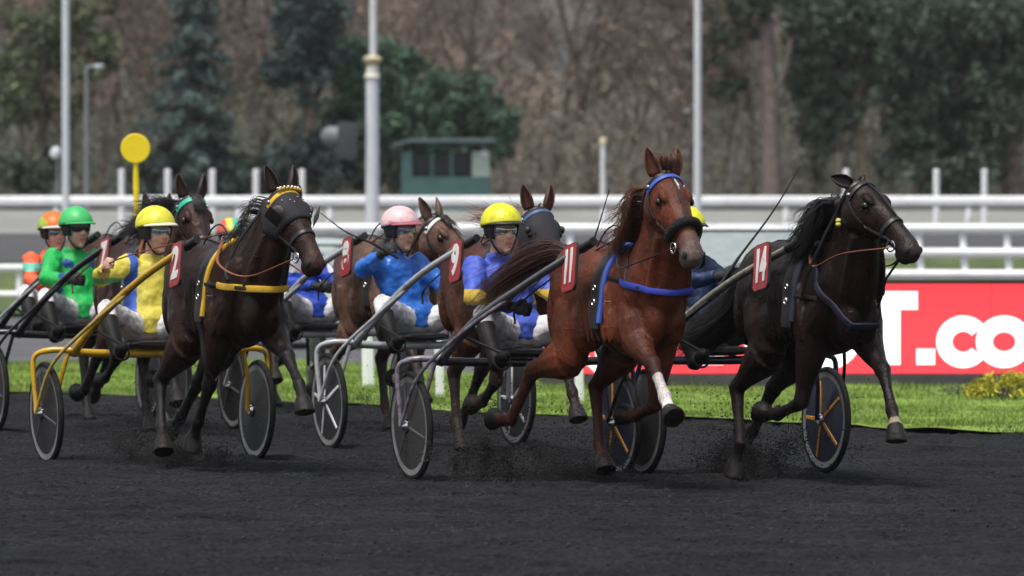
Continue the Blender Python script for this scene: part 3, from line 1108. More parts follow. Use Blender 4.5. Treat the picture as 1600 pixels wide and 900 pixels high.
def mass(name, label, N, xr, yr, zr, base, seed, size, elong, up, cat, zpow=1.0, patch=4.0):
    r_ = np.random.RandomState(seed)
    X = xr[0] + (xr[1] - xr[0]) * r_.rand(N)
    Y = yr[0] + (yr[1] - yr[0]) * r_.rand(N)
    hmax = zr[1] * (.78 + .46 * (vnoise(X, Y * 0, 1.5, 4, seed) + .5))      # uneven skyline
    Z = zr[0] + (hmax - zr[0]) * r_.rand(N) ** zpow
    t = (vnoise(X, Z, patch, patch * .7, seed + 1) + .5)[:, None]
    c0, c1 = np.array(base[0]), np.array(base[1])
    C = (c0 * (1 - t) + c1 * t) * (.72 + .56 * r_.rand(N, 1))
    wc = np.clip(1.15 * np.exp(-((X - 1.6) / 6.0) ** 2) + .12 * r_.randn(N), 0, 1)[:, None]      # bare brown trees in the middle, ivy and evergreens to both sides
    C = C * wc + (1 - wc) * np.array((.105, .112, .082)) * (.7 + .6 * r_.rand(N, 1))
    C = C * (.7 + .9 * (vnoise(X, Z, .9, 1.4, seed + 2)[:, None] + .5) * .8)
    V, F, C4 = leafcloud(np.stack([X, Y, Z], 1), size[0] + (size[1] - size[0]) * r_.rand(N), C, seed, elong, up)
    me = fast_mesh(name, V, F, M_LEAF)
    set_color(me, 'leaf', C4)
    return tag(link(name, me), label, cat, kind='stuff')


mass('woodland', 'dense leafless brown wood filling the background', 66000, (-24, 24), (206, 246), (1.6, 8.0), ((.255, .190, .152), (.190, .172, .134)), 71, (.045, .12), 2.4, .7, 'wood')
mass('undergrowth', 'brown and olive undergrowth along the foot of the wood', 30000, (-22, 22), (180, 192), (1.6, 4.6), ((.165, .135, .108), (.110, .114, .080)), 81, (.03, .075), 2.8, 1.4, 'undergrowth', 1.7, 2.5)

for i, (px, blobs, lab) in enumerate(((395, [(360, 285, 34), (400, 262, 38), (430, 285, 34), (330, 255, 30)], 'dark evergreen bush left of the hooded horse ears'),
                                     (250, [(230, 270, 34), (262, 250, 30), (280, 285, 30)], 'dark evergreen bush right of the yellow disc'),
                                     (585, [(560, 270, 36), (600, 280, 34), (540, 240, 30), (612, 250, 28)], 'dark green bush between the loudspeaker pole and the hut'),
                                     (40, [(20, 270, 36), (60, 280, 32), (90, 250, 28)], 'dark olive bush at the left edge under the pole'),
                                     (1480, [(1450, 270, 36), (1500, 280, 34), (1530, 260, 30)], 'dark green bush under the pines right of the black horse'))):
    evergreen(lab, px, 178.5, [[(px, 322), (px + 3, 290)]], .06, blobs, (.062, .078, .058), 300 + i, M_BARK, dens=2000, group='evergreen bushes at the foot of the wood')

# yellow green shrub in the grass at the right ---------------------------------------
b_ = ground_at(1570, 628)
root = thing('shrub', (b_.x, b_.y, .03), 0, 'small yellow green shrub in the grass near the screen', 'shrub')
r_ = np.random.RandomState(5)
P = []
for c in range(60):
    a_, rr = r_.rand() * 6.28, r_.rand() ** .5
    ctr = np.array((math.cos(a_) * rr * .36, math.sin(a_) * rr * .25, .05 + .17 * (1 - rr ** 2) * (.6 + .5 * r_.rand())))
    P.append(ctr + r_.randn(34, 3) * .030)
P = np.concatenate(P)
P[:, 2] = np.abs(P[:, 2])
V, F, C = leafcloud(P, .010 + .012 * r_.rand(len(P)), np.array((.44, .41, .045)) * (.5 + .9 * r_.rand(len(P), 1)), 8, 1.6)
crown_obj(root, V, F, C)
mb = MB()
for c in range(14):
    a_ = c * .45
    mb.tube([(0, 0, -.03), (math.cos(a_) * .1, math.sin(a_) * .08, .08), (math.cos(a_) * .26, math.sin(a_) * .18, .15)], [.008, .006, .003], 4)
mb.build('stem', M_BARK, root)
for i, (px, py, h) in enumerate(((1500, 622, .09), (1552, 627, .08))):
    g_ = ground_at(px, py)
    rt = thing('weed_clump', (g_.x, g_.y, .03), 0, ('low bluish weed clump left of the yellow green shrub', 'low pale weed at the foot of the yellow green shrub')[i], 'plant', 'weed clumps by the shrub')
    P = r_.randn(160, 3) * np.array((.10, .06, .025)) + np.array((0, 0, .04))
    V, F, C = leafcloud(P, .012 + .01 * r_.rand(160), np.array((.13, .17, .10)) * (.5 + .8 * r_.rand(160, 1)), 9 + i, 1.6)
    crown_obj(rt, V, F, C)

# ------------------------------------------------------------------ the horse
M_BLACK = mat('black_leather', (0.012, 0.012, 0.013), 0.42, var=0.2, bump=0.15, bscale=120)
M_BROWNL = mat('brown_leather', (0.24, 0.075, 0.035), 0.45, var=0.2, bump=0.1, bscale=90)
M_STEEL = mat('polished_steel', (0.62, 0.62, 0.63), 0.22, metal=1.0, var=0.05)
M_EYE = mat('eye', (0.006, 0.004, 0.003), 0.06, var=0.0)
M_NOSTRIL = mat('nostril', (0.008, 0.006, 0.006), 0.7, var=0.0)
M_PLATE = mat('plate_red', (0.36, 0.022, 0.030), 0.4, var=0.12, scale=14, dirt=(0.05, 0.03, 0.03), damt=0.5, dscale=12)
M_PLATE_EDGE = mat('plate_edge', (0.02, 0.02, 0.02), 0.5)
M_WHITEP = mat('print_white', (0.74, 0.74, 0.72), 0.5, var=0.05)


def hair_mesh(name, strands, parent, material, sides=3):
    mb = MB()
    for pts, w in strands:
        m = len(pts)
        mb.tube(pts, [max(w * (1 - (i / (m - 1)) ** 1.6), w * 0.06) for i in range(m)], n=sides)
    return mb.build(name, material, parent, auto=False)


def coat_mat(name, rough):
    m, nt, b = _nodes(name)
    MATS[name] = m
    L = nt.links.new
    tc = nt.nodes.new('ShaderNodeTexCoord')
    at_ = nt.nodes.new('ShaderNodeAttribute')
    at_.attribute_name = 'coat'

    def noise(scale, detail, rgh=.55, sx=1, sz=1):
        mp = nt.nodes.new('ShaderNodeMapping')
        mp.inputs['Scale'].default_value = (sx, 1, sz)
        L(tc.outputs['Object'], mp.inputs['Vector'])
        n = nt.nodes.new('ShaderNodeTexNoise')
        n.inputs['Scale'].default_value = scale
        n.inputs['Detail'].default_value = detail
        n.inputs['Roughness'].default_value = rgh
        L(mp.outputs[0], n.inputs['Vector'])
        return n.outputs['Fac']

    def rng(v, a0, a1, b0, b1):
        r_ = nt.nodes.new('ShaderNodeMapRange')
        for i, q in enumerate((a0, a1, b0, b1)):
            r_.inputs[i + 1].default_value = q
        L(v, r_.inputs[0])
        return r_.outputs[0]

    def mul(a_, b_):
        r_ = nt.nodes.new('ShaderNodeMath')
        r_.operation = 'MULTIPLY'
        L(a_, r_.inputs[0])
        L(b_, r_.inputs[1])
        return r_.outputs[0]
    big = noise(3.2, 4)
    fine = noise(95, 4, .7, 1, .35)
    mid = noise(16, 5, .65)
    k = mul(mul(rng(big, .3, .7, .52, 1.45), rng(fine, .3, .7, .48, 1.55)), rng(mid, .35, .7, .8, 1.2))
    vm = nt.nodes.new('ShaderNodeVectorMath')
    vm.operation = 'SCALE'
    L(at_.outputs['Color'], vm.inputs[0])
    L(k, vm.inputs['Scale'])
    L(vm.outputs[0], b.inputs['Base Color'])
    # sweat: wetter, glossier patches
    L(mul(rng(noise(5.5, 6, .7, 1, .6), .36, .62, rough + .24, rough - .15), rng(fine, .2, .8, .85, 1.15)), b.inputs['Roughness'])
    b.inputs['Specular IOR Level'].default_value = .21
    ad = nt.nodes.new('ShaderNodeMath')
    ad.operation = 'ADD'
    L(rng(noise(12, 3, .5), 0, 1, 0, .9), ad.inputs[0])
    L(rng(fine, 0, 1, 0, .55), ad.inputs[1])
    # thin raised veins where a slow noise crosses its mean
    vn = noise(4.2, 2, .5)
    ab = nt.nodes.new('ShaderNodeMath')
    ab.operation = 'SUBTRACT'
    L(vn, ab.inputs[0])
    ab.inputs[1].default_value = .5
    ab2 = nt.nodes.new('ShaderNodeMath')
    ab2.operation = 'ABSOLUTE'
    L(ab.outputs[0], ab2.inputs[0])
    ad2 = nt.nodes.new('ShaderNodeMath')
    ad2.operation = 'ADD'
    L(ad.outputs[0], ad2.inputs[0])
    L(rng(ab2.outputs[0], 0, .014, .32, 0), ad2.inputs[1])
    bp = nt.nodes.new('ShaderNodeBump')
    bp.inputs['Strength'].default_value = .42
    bp.inputs['Distance'].default_value = .022
    L(ad2.outputs[0], bp.inputs['Height'])
    L(bp.outputs[0], b.inputs['Normal'])
    return m


def leg_fk(kind, side, ang, splay=0.0):
    """joint list of a leg, angles in degrees from straight down, + forward; side +1 left, -1 right"""
    def step(p, L, a):
        return p + Vector((math.sin(R(a)), side * math.sin(R(splay)) * 0.8, -math.cos(R(a)))) * L
    if kind == 'F':
        e = Vector((0.22, side * 0.135, 0.94))
        e = e + Vector((0.0025 * ang[0], 0, 0.0006 * abs(ang[0])))
        k = step(e, 0.42, ang[0])
        f = step(k, 0.295, ang[1])
        p = step(f, 0.125, ang[2])
        h = step(p, 0.105, ang[3])
        return [e, k, f, p, h]
    hip = Vector((-0.52, side * 0.14, 1.17))
    s = step(hip, 0.33, ang[0])
    hk = step(s, 0.45, ang[1])
    f = step(hk, 0.385, ang[2])
    p = step(f, 0.13, ang[3])
    h = step(p, 0.105, ang[4])
    return [hip, s, hk, f, p, h]


def horse(name, label, pos, heading, legs, poll, head_yaw, head_pitch, coat, mane_col, tail, tack,
          leg_dark=None, socks=None, blaze=False, mane=None, head_roll=0.0, muzzle=None, group='trotting horses in the race',
          rough=0.36, voxel=0.0115, hind_light=None, head_scale=1.12):
    root = thing(name, (pos[0], pos[1], 0), R(heading - 90), label, 'horse', group)
    mb = MB()
    SK = []       # skeleton samples: (point, region, s)

    # torso ---------------------------------------------------------
    prof = [(-0.93, 1.285, 0.07, 0.10), (-0.87, 1.275, 0.17, 0.20), (-0.76, 1.275, 0.238, 0.265), (-0.62, 1.27, 0.268, 0.305),
            (-0.46, 1.265, 0.268, 0.310), (-0.30, 1.24, 0.258, 0.312), (-0.14, 1.215, 0.250, 0.325), (0.02, 1.195, 0.252, 0.345),
            (0.16, 1.195, 0.236, 0.358), (0.29, 1.205, 0.200, 0.352), (0.42, 1.21, 0.172, 0.318), (0.53, 1.20, 0.140, 0.255),
            (0.60, 1.19, 0.102, 0.185), (0.64, 1.19, 0.06, 0.10)]
    mb.loft([((x, 0, z), (0, w, 0), (0, 0, h)) for x, z, w, h in prof], 24, p=2.15)
    for x, z, w, h in prof:
        for zz in (-0.6, 0, 0.6):
            SK.append(((x, 0, z + zz * h), 'torso', x))
    # withers and spine ridge, croup
    mb.loft([((-0.2, 0, 1.44), (0, .08, 0), (0, 0, .09)), ((0.1, 0, 1.48), (0, .075, 0), (0, 0, .09)),
             ((0.26, 0, 1.51), (0, .07, 0), (0, 0, .10)), ((0.44, 0, 1.46), (0, .08, 0), (0, 0, .12))], 12)
    for s in (-1, 1):
        rot = Matrix.Rotation(R(-20), 3, 'Y')
        mb.blob((-0.60, s * 0.125, 1.36), (0.30, 0.135, 0.19), rot)               # gluteal
        mb.blob((-0.80, s * 0.125, 1.15), (0.125, 0.105, 0.27), Matrix.Rotation(R(8), 3, 'Y'))   # hamstring
        mb.blob((0.38, s * 0.135, 1.20), (0.13, 0.085, 0.30), Matrix.Rotation(R(24), 3, 'Y'))     # shoulder
        mb.blob((0.20, s * 0.165, 1.06), (0.17, 0.080, 0.14), Matrix.Rotation(R(30), 3, 'Y'))    # triceps
        mb.blob((0.555, s * 0.066, 1.09), (0.110, 0.072, 0.17))                  # breast
        mb.blob((-0.30, s * 0.16, 1.06), (0.20, 0.11, 0.20))                      # flank
        mb.blob((0.30, s * 0.178, 1.16), (0.055, 0.038, 0.24), Matrix.Rotation(R(26), 3, 'Y'))    # shoulder blade ridge
        mb.blob((-0.42, s * 0.245, 1.38), (0.07, 0.035, 0.05))                    # point of hip
        for q_ in range(6):
            mb.blob((-.22 + .085 * q_, s * .238, 1.12), (.022, .030, .20), Matrix.Rotation(R(-12), 3, 'Y'))   # ribs
        mb.tube([(.62, s * .11, 1.24), (.70, s * (.10 + poll[1] * s * .2), 1.42), (.80, s * (.075 + poll[1] * s * .6), 1.62)], [.05, .045, .035], 10)   # neck muscle
    # legs ----------------------------------------------------------
    J = {}
    for key, (ang, splay) in legs.items():
        side = 1 if key[0] == 'L' else -1
        kind = key[1]
        j = leg_fk(kind, side, ang, splay)
        J[key] = j
        lat = (0, 1, 0)
        if kind == 'F':
            e, k, f, p, h = j
            top = Vector((0.36, side * 0.115, 1.16))
            P = [top, e + Vector((0.02, 0, 0.07)), e.lerp(k, .22), e.lerp(k, .5), e.lerp(k, .8), k, k.lerp(f, .13), k.lerp(f, .5), k.lerp(f, .85), f,
                 f.lerp(p, .5), p]
            Rr = [.13, .135, .116, .088, .060, .062, .049, .037, .041, .051, .041, .049]
            mb.tube(P, Rr, 12, lat=lat, flat=0.86)
            for q, (a, b) in enumerate(((e, k), (k, f), (f, p))):
                for t in (0, .25, .5, .75):
                    SK.append((a.lerp(b, t), 'leg' + key, q + t))
        else:
            hip, st, hk, f, p, h = j
            mb.tube([hip, hip.lerp(st, .5), st, st.lerp(hk, .22)], [.22, .215, .17, .14], 14, lat=lat, flat=0.62)
            bk = Vector((-0.02, 0, 0))
            P = [st, st.lerp(hk, .2), st.lerp(hk, .45), st.lerp(hk, .72), st.lerp(hk, .9), hk, hk.lerp(f, .12), hk.lerp(f, .5), hk.lerp(f, .87), f, f.lerp(p, .5), p]
            Rr = [.150, .143, .108, .075, .061, .069, .055, .041, .043, .053, .042, .049]
            mb.tube(P, Rr, 12, lat=lat, flat=0.82)
            d = (hk - st).normalized()
            back = Vector((d.z, 0, -d.x))
            if back.x > 0:
                back = -back
            mb.tube([st.lerp(hk, .6) + back * 0.055, hk + back * 0.052 + d * 0.03, hk.lerp(f, .2) + back * 0.02], [.018, .024, .02], 8)
            for q, (a, b) in enumerate(((hip, st), (st, hk), (hk, f), (f, p))):
                for t in (0, .25, .5, .75):
                    SK.append((a.lerp(b, t), 'leg' + key, q - 1 + t))
        # hoof: cone widening to the sole, toe longer than heel
        ax = (h - p).normalized()
        fw = Vector((-ax.z, 0, ax.x))
        if fw.dot(Vector((1, 0, 0.3))) < 0 and ax.z < 0:
            fw = -fw
        la = ax.cross(fw).normalized()
        mb.loft([(p - ax * .015, la * .046, fw * .050), (p + ax * .02, la * .058, fw * .062), (p + ax * .06 + fw * .01, la * .065, fw * .072),
                 (h + fw * .018, la * .072, fw * .082)], 14)
        mb.blob(f - fw * 0.03, (0.03, 0.032, 0.035))
        for t in (0.12, .35, .7, 1.0):
            SK.append((p.lerp(h, t), 'hoof', t))
    # neck ----------------------------------------------------------
    P = Vector(poll)
    cy, sy = math.cos(R(head_yaw)), math.sin(R(head_yaw))
    cp, sp = math.cos(R(head_pitch)), math.sin(R(head_pitch))
    d = Vector((cp * cy, cp * sy, -sp))                # poll -> nose
    nrm = Vector((sp * cy, sp * sy, cp))               # out of the forehead
    lat = nrm.cross(d).normalized()                    # head's left
    if head_roll:
        Mr = Matrix.Rotation(R(head_roll), 3, d)
        nrm, lat = Mr @ nrm, Mr @ lat
    b0 = Vector((0.30, 0, 1.22))
    b1 = Vector((0.70, P.y * 0.25, 1.50))
    b2 = P - nrm * 0.085 - d * 0.0
    n_s = 11
    secs = []
    neck_line = []
    for i in range(n_s):
        t = i / (n_s - 1)
        c = bez(b0, b1, b2, t)
        tg = (bez(b0, b1, b2, min(t + .03, 1)) - bez(b0, b1, b2, max(t - .03, 0))).normalized()
        tw = math.cos(R(head_yaw) * t * t * 0.7)
        la = Vector((-math.sin(R(head_yaw) * t * t * 0.7), tw, 0))
        la = (la - tg * la.dot(tg)).normalized()
        up = la.cross(tg)
        if up.dot(Vector((-1, 0, 0.3))) < 0:
            up = -up
        w = np.interp(t, [0, .25, .5, .75, 1], [.175, .150, .120, .100, .094])
        h = np.interp(t, [0, .25, .5, .75, 1], [.34, .30, .245, .195, .150])
        secs.append((c, la * w, up * h))
        neck_line.append((c, la, up, w, h))
        SK.append((c, 'neck', t))
        SK.append((c + up * h * .6, 'neck', t))
    mb.loft(secs, 20, p=2.1)
    # head ----------------------------------------------------------
    hs = [(-.05, .050, .060, -.035), (-.01, .082, .105, -.055), (.06, .100, .138, -.066), (.15, .106, .152, -.072), (.24, .094, .132, -.058),
          (.33, .074, .102, -.036), (.42, .060, .080, -.024), (.50, .055, .071, -.020), (.56, .061, .073, -.026), (.61, .059, .064, -.034), (.645, .038, .040, -.038)]

    HS = head_scale

    def hp(s, l, o):
        return P + d * s * 1.02 + (lat * l + nrm * o) * HS
    mb.loft([(hp(s, 0, o), lat * w * HS, nrm * h * HS) for s, w, h, o in hs], 20, p=2.25)
    Hs = HS
    Hm = Matrix((d, lat, nrm)).transposed()
    Hb = Hm * HS
    for s in (-1, 1):
        mb.blob(hp(.165, s * .078, .042), (.055, .026, .022), Hb, 10, 7)           # brow
        mb.blob(hp(.125, s * .070, -.100), (.105, .040, .105), Hb)                 # jowl
        mb.blob(hp(.585, s * .043, -.020), (.040, .026, .036), Hb, 10, 7)         # nostril wing
        mb.blob(hp(.33, s * .052, -.005), (.10, .016, .016), Hb, 10, 7)           # facial crest
    mb.blob(hp(.555, 0, -.100), (.062, .042, .030), Hb)                            # chin
    for s, w, h, o in hs:
        for q in (-.6, 0, .6):
            SK.append((hp(s, 0, o + q * h), 'head', s))
    me = remeshed('body', mb, voxel, 3)
    V = verts_of(me)
    # coat colours ----------------------------------------------------
    S = np.array([tuple(p) for p, _, _ in SK], dtype=np.float32)
    reg = [r_ for _, r_, _ in SK]
    par = np.array([s for _, _, s in SK])
    idx = np.empty(len(V), dtype=int)
    for a in range(0, len(V), 4000):
        D = ((V[a:a + 4000, None, :] - S[None]) ** 2).sum(2)
        idx[a:a + 4000] = D.argmin(1)
    coat = np.array(coat)
    ld = np.array(leg_dark if leg_dark is not None else coat)
    C = np.tile(coat, (len(V), 1))
    rn = np.array([{'torso': 0, 'neck': 1, 'head': 2, 'hoof': 4}.get(r_, 3) for r_ in reg])[idx]
    ps = par[idx]
    # belly / flank a little lighter or darker by coat, darker crest
    legm = rn == 3
    w = np.clip((ps - 0.35) / 0.6, 0, 1)[:, None]
    C = np.where(legm[:, None], C * (1 - w) + ld * w, C)
    hm = rn == 2
    mz = np.array(muzzle if muzzle is not None else coat * 0.55)
    w = (np.clip((ps - 0.46) / 0.12, 0, 1) * 0.85)[:, None]
    C = np.where(hm[:, None], C * (1 - w) + mz * w, C)
    C = np.where((rn == 4)[:, None], np.array((0.013, 0.011, 0.010)), C)
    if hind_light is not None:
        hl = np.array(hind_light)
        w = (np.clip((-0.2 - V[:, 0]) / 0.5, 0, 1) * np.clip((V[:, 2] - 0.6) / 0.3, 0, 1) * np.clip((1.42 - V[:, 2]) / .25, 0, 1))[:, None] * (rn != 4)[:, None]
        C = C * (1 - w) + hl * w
    for key, (p0, colr) in (socks or {}).items():
        mk = np.array([r_ == 'leg' + key for r_ in reg])[idx] & (ps > p0)
        C[mk] = colr
    if blaze:
        st = np.array(hp(.10, .015, .085))
        dd = np.abs((V - st) @ np.array(lat)) / 0.013 + np.abs((V - st) @ np.array(d)) / 0.06
        C[(dd < 1) & hm & ((V - st) @ np.array(nrm) > -0.03)] = (0.6, 0.58, 0.55)
    set_color(me, 'coat', C)
    me.materials.append(coat_mat('coat_' + str(len(MATS)), rough))
    body = link('body', me, root)
    bvh = BVHTree.FromPolygons([tuple(v) for v in V], [tuple(p.vertices) for p in me.polygons])
    coat_m = body.data.materials[0]

    # ears, eyes, nostrils ---------------------------------------------
    tk_ear = tack.get('ear', {})
    m_ear = mat('ear_' + str(len(MATS)), tuple(coat * 0.85), 0.6, var=0.25, scale=20)
    m_in = mat('ear_in_' + str(len(MATS)), tuple(coat * 0.5 + 0.015), 0.8)
    for s in (-1, 1):
        ek = tk_ear.get('back', 0)
        up = (-d * 0.80 + nrm * (0.42 - ek) + lat * s * tk_ear.get('splay', .20)).normalized()
        face = (nrm * 0.75 + d * 0.55 + lat * s * 0.5)
        face = (face - up * face.dot(up)).normalized()
        sd = up.cross(face)
        base = hp(-.02, s * .060, .015)
        e = MB()
        sc = []
        for t, w_ in ((0, .030), (.15, .037), (.35, .041), (.6, .034), (.8, .021), (.93, .009), (1, .002)):
            c = base + up * (tk_ear.get('len', .185) * t) + face * (0.012 * math.sin(t * 3))
            sc.append((c, w_, t))
        vs, fs = [], []
        n = 9
        for c, w_, t in sc:
            for k in range(n):
                a = -R(125) + R(250) * k / (n - 1)
                vs.append(c + sd * (math.sin(a) * w_) - face * (math.cos(a) * w_ * 0.75))
        for i in range(len(sc) - 1):
            for k in range(n - 1):
                fs.append((i * n + k, i * n + k + 1, (i + 1) * n + k + 1, (i + 1) * n + k))
        e.add(vs, fs)
        eo = e.build('ear', m_ear, root, auto=False)
        so = eo.modifiers.new('s', 'SOLIDIFY')
        so.thickness = 0.006
        MB().blob(hp(.185, s * .104, .008), (.031, .017, .024), Hm, 14, 9).build('eye', M_EYE, root)
        MB().blob(hp(.597, s * .058, -.012), (.025, .013, .029), Hm, 10, 7).build('nostril', M_NOSTRIL, root)

    # mane --------------------------------------------------------------
    rr = random.Random(hash(name + label) % 1000 + 5)
    mm = dict(side=-1, fly=0.0, length=0.24, n=170, forelock=True, lift=0.0)
    mm.update(mane or {})
    mm['n'] = int(mm['n'] * 4)
    m_mane = mat('mane_' + str(len(MATS)), mane_col, 0.5, var=0.4, scale=30)
    st = []
    for q in range(mm['n']):
        t = rr.uniform(0.22, 1.0)
        fi = t * (n_s - 1)
        i0 = min(int(fi), n_s - 2)
        ff = fi - i0
        c = neck_line[i0][0].lerp(neck_line[i0 + 1][0], ff)
        la = neck_line[i0][1].lerp(neck_line[i0 + 1][1], ff)
        up = neck_line[i0][2].lerp(neck_line[i0 + 1][2], ff)
        h = neck_line[i0][4] * (1 - ff) + neck_line[i0 + 1][4] * ff
        w_ = neck_line[i0][3] * (1 - ff) + neck_line[i0 + 1][3] * ff
        p0 = c + up * (h - 0.012) + la * rr.uniform(-.02, .02)
        Ln = mm['length'] * rr.uniform(.5, 1.15)
        s = mm['side'] if rr.random() < .85 else -mm['side']
        fly = mm['fly'] * rr.uniform(.5, 1.4)
        back = Vector((-1, 0, 0.12))
        p1 = p0 + up * 0.03 + la * s * (w_ * .5 + .03) + back * (0.05 + fly * .3) * (Ln / .24) + Vector((0, 0, mm['lift'] * .5))
        p2 = p1 + la * s * 0.045 + Vector((0, 0, -1)) * Ln * (.5 - .4 * fly) + back * Ln * fly + Vector((rr.uniform(-.03, .03), rr.uniform(-.03, .03), mm['lift']))
        if rr.random() < .18:        # fly-aways
            p2 = p2 + Vector((rr.uniform(-.09, .03), rr.uniform(-.07, .07), rr.uniform(-.02, .10)))
        p3 = p2 + Vector((0, 0, -1)) * Ln * (.45 - .3 * fly) + back * Ln * (fly * .8 + .15) + Vector((rr.uniform(-.05, .05), rr.uniform(-.04, .04), rr.uniform(-.03, .03)))
        st.append((spline([p0, p1, p2, p3], 8), rr.uniform(.0020, .0042)))
    if mm['forelock']:
        for q in range(90):
            p0 = hp(-.03, rr.uniform(-.03, .03), .05)
            if mm.get('topknot'):
                p1 = p0 + nrm * .05 - d * .07 + lat * rr.uniform(-.03, .03)
                p2 = p1 + nrm * .03 + lat * rr.uniform(-.06, .06) - d * .0
                p3 = p2 + d * .08 + lat * rr.uniform(-.04, .04) - nrm * .03
            else:
                p1 = hp(.03, rr.uniform(-.04, .04), .095)
                p2 = hp(.10, rr.uniform(-.05, .05), .100)
                p3 = hp(rr.uniform(.13, .2), rr.uniform(-.07, .07), .09)
            st.append((spline([p0, p1, p2, p3], 7), rr.uniform(.0025, .005)))
    tag(hair_mesh('mane', st, root, m_mane), kind='stuff')
    # tail -----------------------------------------------------------------
    if tail:
        st = []
        m_t = mat('tail_' + str(len(MATS)), tail.get('col', mane_col), 0.45, var=0.45, scale=25)
        ctr = spline(tail['path'], 12)
        mb2 = MB()
        mb2.tube(ctr[:4], [.045, .04, .034, .02], 8)
        for q in range(int(tail.get('n', 260) * 4)):
            a, rad = rr.uniform(0, 6.28), math.sqrt(rr.random())
            Ln = rr.uniform(.55, 1.0)
            pts = []
            wob = Vector((rr.uniform(-1, 1), rr.uniform(-1, 1), rr.uniform(-1, 1))) * (3.2 if rr.random() < .14 else 1)
            for i in range(10):
                u = i / 9 * Ln
                k = min(u * 11, 10.999)
                c = ctr[int(k)].lerp(ctr[min(int(k) + 1, 11)], k - int(k))
                sp_ = tail.get('spread', .13) * (math.sin(min(u * 1.15 + .12, 1) * math.pi * .62) ** 1.2) * (1 if u > 0 else .3)
                pts.append(c + Vector((0, math.cos(a) * rad * sp_, math.sin(a) * rad * sp_)) + Vector((rad * sp_ * .3 * math.cos(a * 2), 0, 0)) + wob * .07 * u * u + Vector((0, math.sin(u * 9 + a) * .012, math.cos(u * 7 + a * 2) * .012)))
            st.append((pts, rr.uniform(.0018, .0042)))
        for pts, w_ in st:
            mb2.tube(pts, [max(w_ * (1 - (i / 9) ** 1.8), w_ * .08) for i in range(10)], n=3)
        tag(mb2.build('tail', m_t, root, auto=False), kind='stuff')

    # tack ------------------------------------------------------------------
    def ring_pts(c, U, W, a0, a1, n, off):
        out = []
        c = Vector(c)
        for i in range(n + 1):
            a = R(a0 + (a1 - a0) * i / n)
            dr = (Vector(U) * math.cos(a) + Vector(W) * math.sin(a)).normalized()
            hit = bvh.ray_cast(c, dr, 1.2)
            k = hit[3] if hit[0] is not None else 0.1
            out.append((c + dr * (k + off), dr))
        # smooth radii
        rad = [(p - c).length for p, _ in out]
        closed = abs(abs(a1 - a0) - 360) < 1
        for _ in range(3):
            r2 = rad[:]
            for i in range(len(rad)):
                a_, b_ = (i - 1), (i + 1)
                if closed:
                    a_, b_ = a_ % n, b_ % n
                else:
                    a_, b_ = max(a_, 0), min(b_, len(rad) - 1)
                r2[i] = max(rad[i], .5 * rad[i] + .25 * (rad[a_] + rad[b_]))
            rad = r2
        return [(c + dr * rad[i], dr) for i, (_, dr) in enumerate(out)]

    def strap(name_, pts, axis, width, material, parent, th=0.007):
        """ribbon along (point, outward) pairs; width along axis"""
        ax = Vector(axis).normalized()
        m_ = MB()
        secs_ = []
        for i, (p, o) in enumerate(pts):
            a_ = pts[max(i - 1, 0)][0]
            b_ = pts[min(i + 1, len(pts) - 1)][0]
            t_ = (b_ - a_).normalized()
            w__ = o.cross(t_)
            if w__.length < 1e-4:
                w__ = ax
            w__.normalize()
            if w__.dot(ax) < 0:
                w__ = -w__
            secs_.append((p, w__ * width / 2, t_.cross(w__) * th))
        m_.loft(secs_, 10, p=3.5)
        return m_.build(name_, material, parent)

    def ringstrap(name_, c, U, W, a0, a1, width, material, parent, off=0.005, n=36, th=0.007):
        pts = ring_pts(c, U, W, a0, a1, n, off)
        return strap(name_, pts, Vector(U).cross(Vector(W)), width, material, parent, th)

    tk = tack
    # saddle pad: wide black girth ring and a raised pad on the back
    X, Y, Z = Vector((1, 0, 0)), Vector((0, 1, 0)), Vector((0, 0, 1))
    har = ringstrap('harness_saddle', (.06, 0, 1.25), Y, Z, -40, 220, .13, M_BLACK, root, .012, 40, .014)
    ringstrap('girth', (.05, 0, 1.2), Y, Z, 0, 360, .075, M_BLACK, har, .004, 48, .008)
    if tk.get('pad'):
        ringstrap('saddle_pad', (.14, 0, 1.25), Y, Z, -35, 215, .05, tk['pad'], har, .010, 40, .014)
    for s in (-1, 1):
        top = ring_pts((.06, 0, 1.25), Y, Z, 90 - s * 14, 90 - s * 14 + .1, 1, .03)[0][0]
        MB().torus(top + Vector((0, 0, .02)), (1, 0, .2), .022, .005, 16, 6).build('terret_ring', M_STEEL, har)
        # tug: buckle straps hanging on the flank
        pr = ring_pts((.06, 0, 1.2), Y, Z, -90 + s * 62, -90 + s * 128, 10, .016)
        strap('tug_strap', pr, (1, 0, 0), .035, M_BLACK, har, .006)
        MB().torus(pr[4][0] + Vector((0, s * .01, 0)), (0, 1, 0), .020, .005, 14, 6).build('buckle', M_STEEL, har)
        MB().torus(pr[7][0] + Vector((0, s * .01, 0)), (0, 1, 0), .017, .004, 14, 6).build('buckle', M_STEEL, har)
    # crupper strap along the spine
    pts = []
    for i in range(14):
        x = .02 - .80 * i / 13
        hit = bvh.ray_cast(Vector((x, 0, 2.2)), Vector((0, 0, -1)))
        if hit[0] is not None:
            pts.append((hit[0] + Vector((0, 0, .006)), Vector((0, 0, 1))))
    strap('crupper_strap', pts, (0, 1, 0), .025, M_BLACK, har, .005)
    # breast collar
    bc = tk.get('collar')
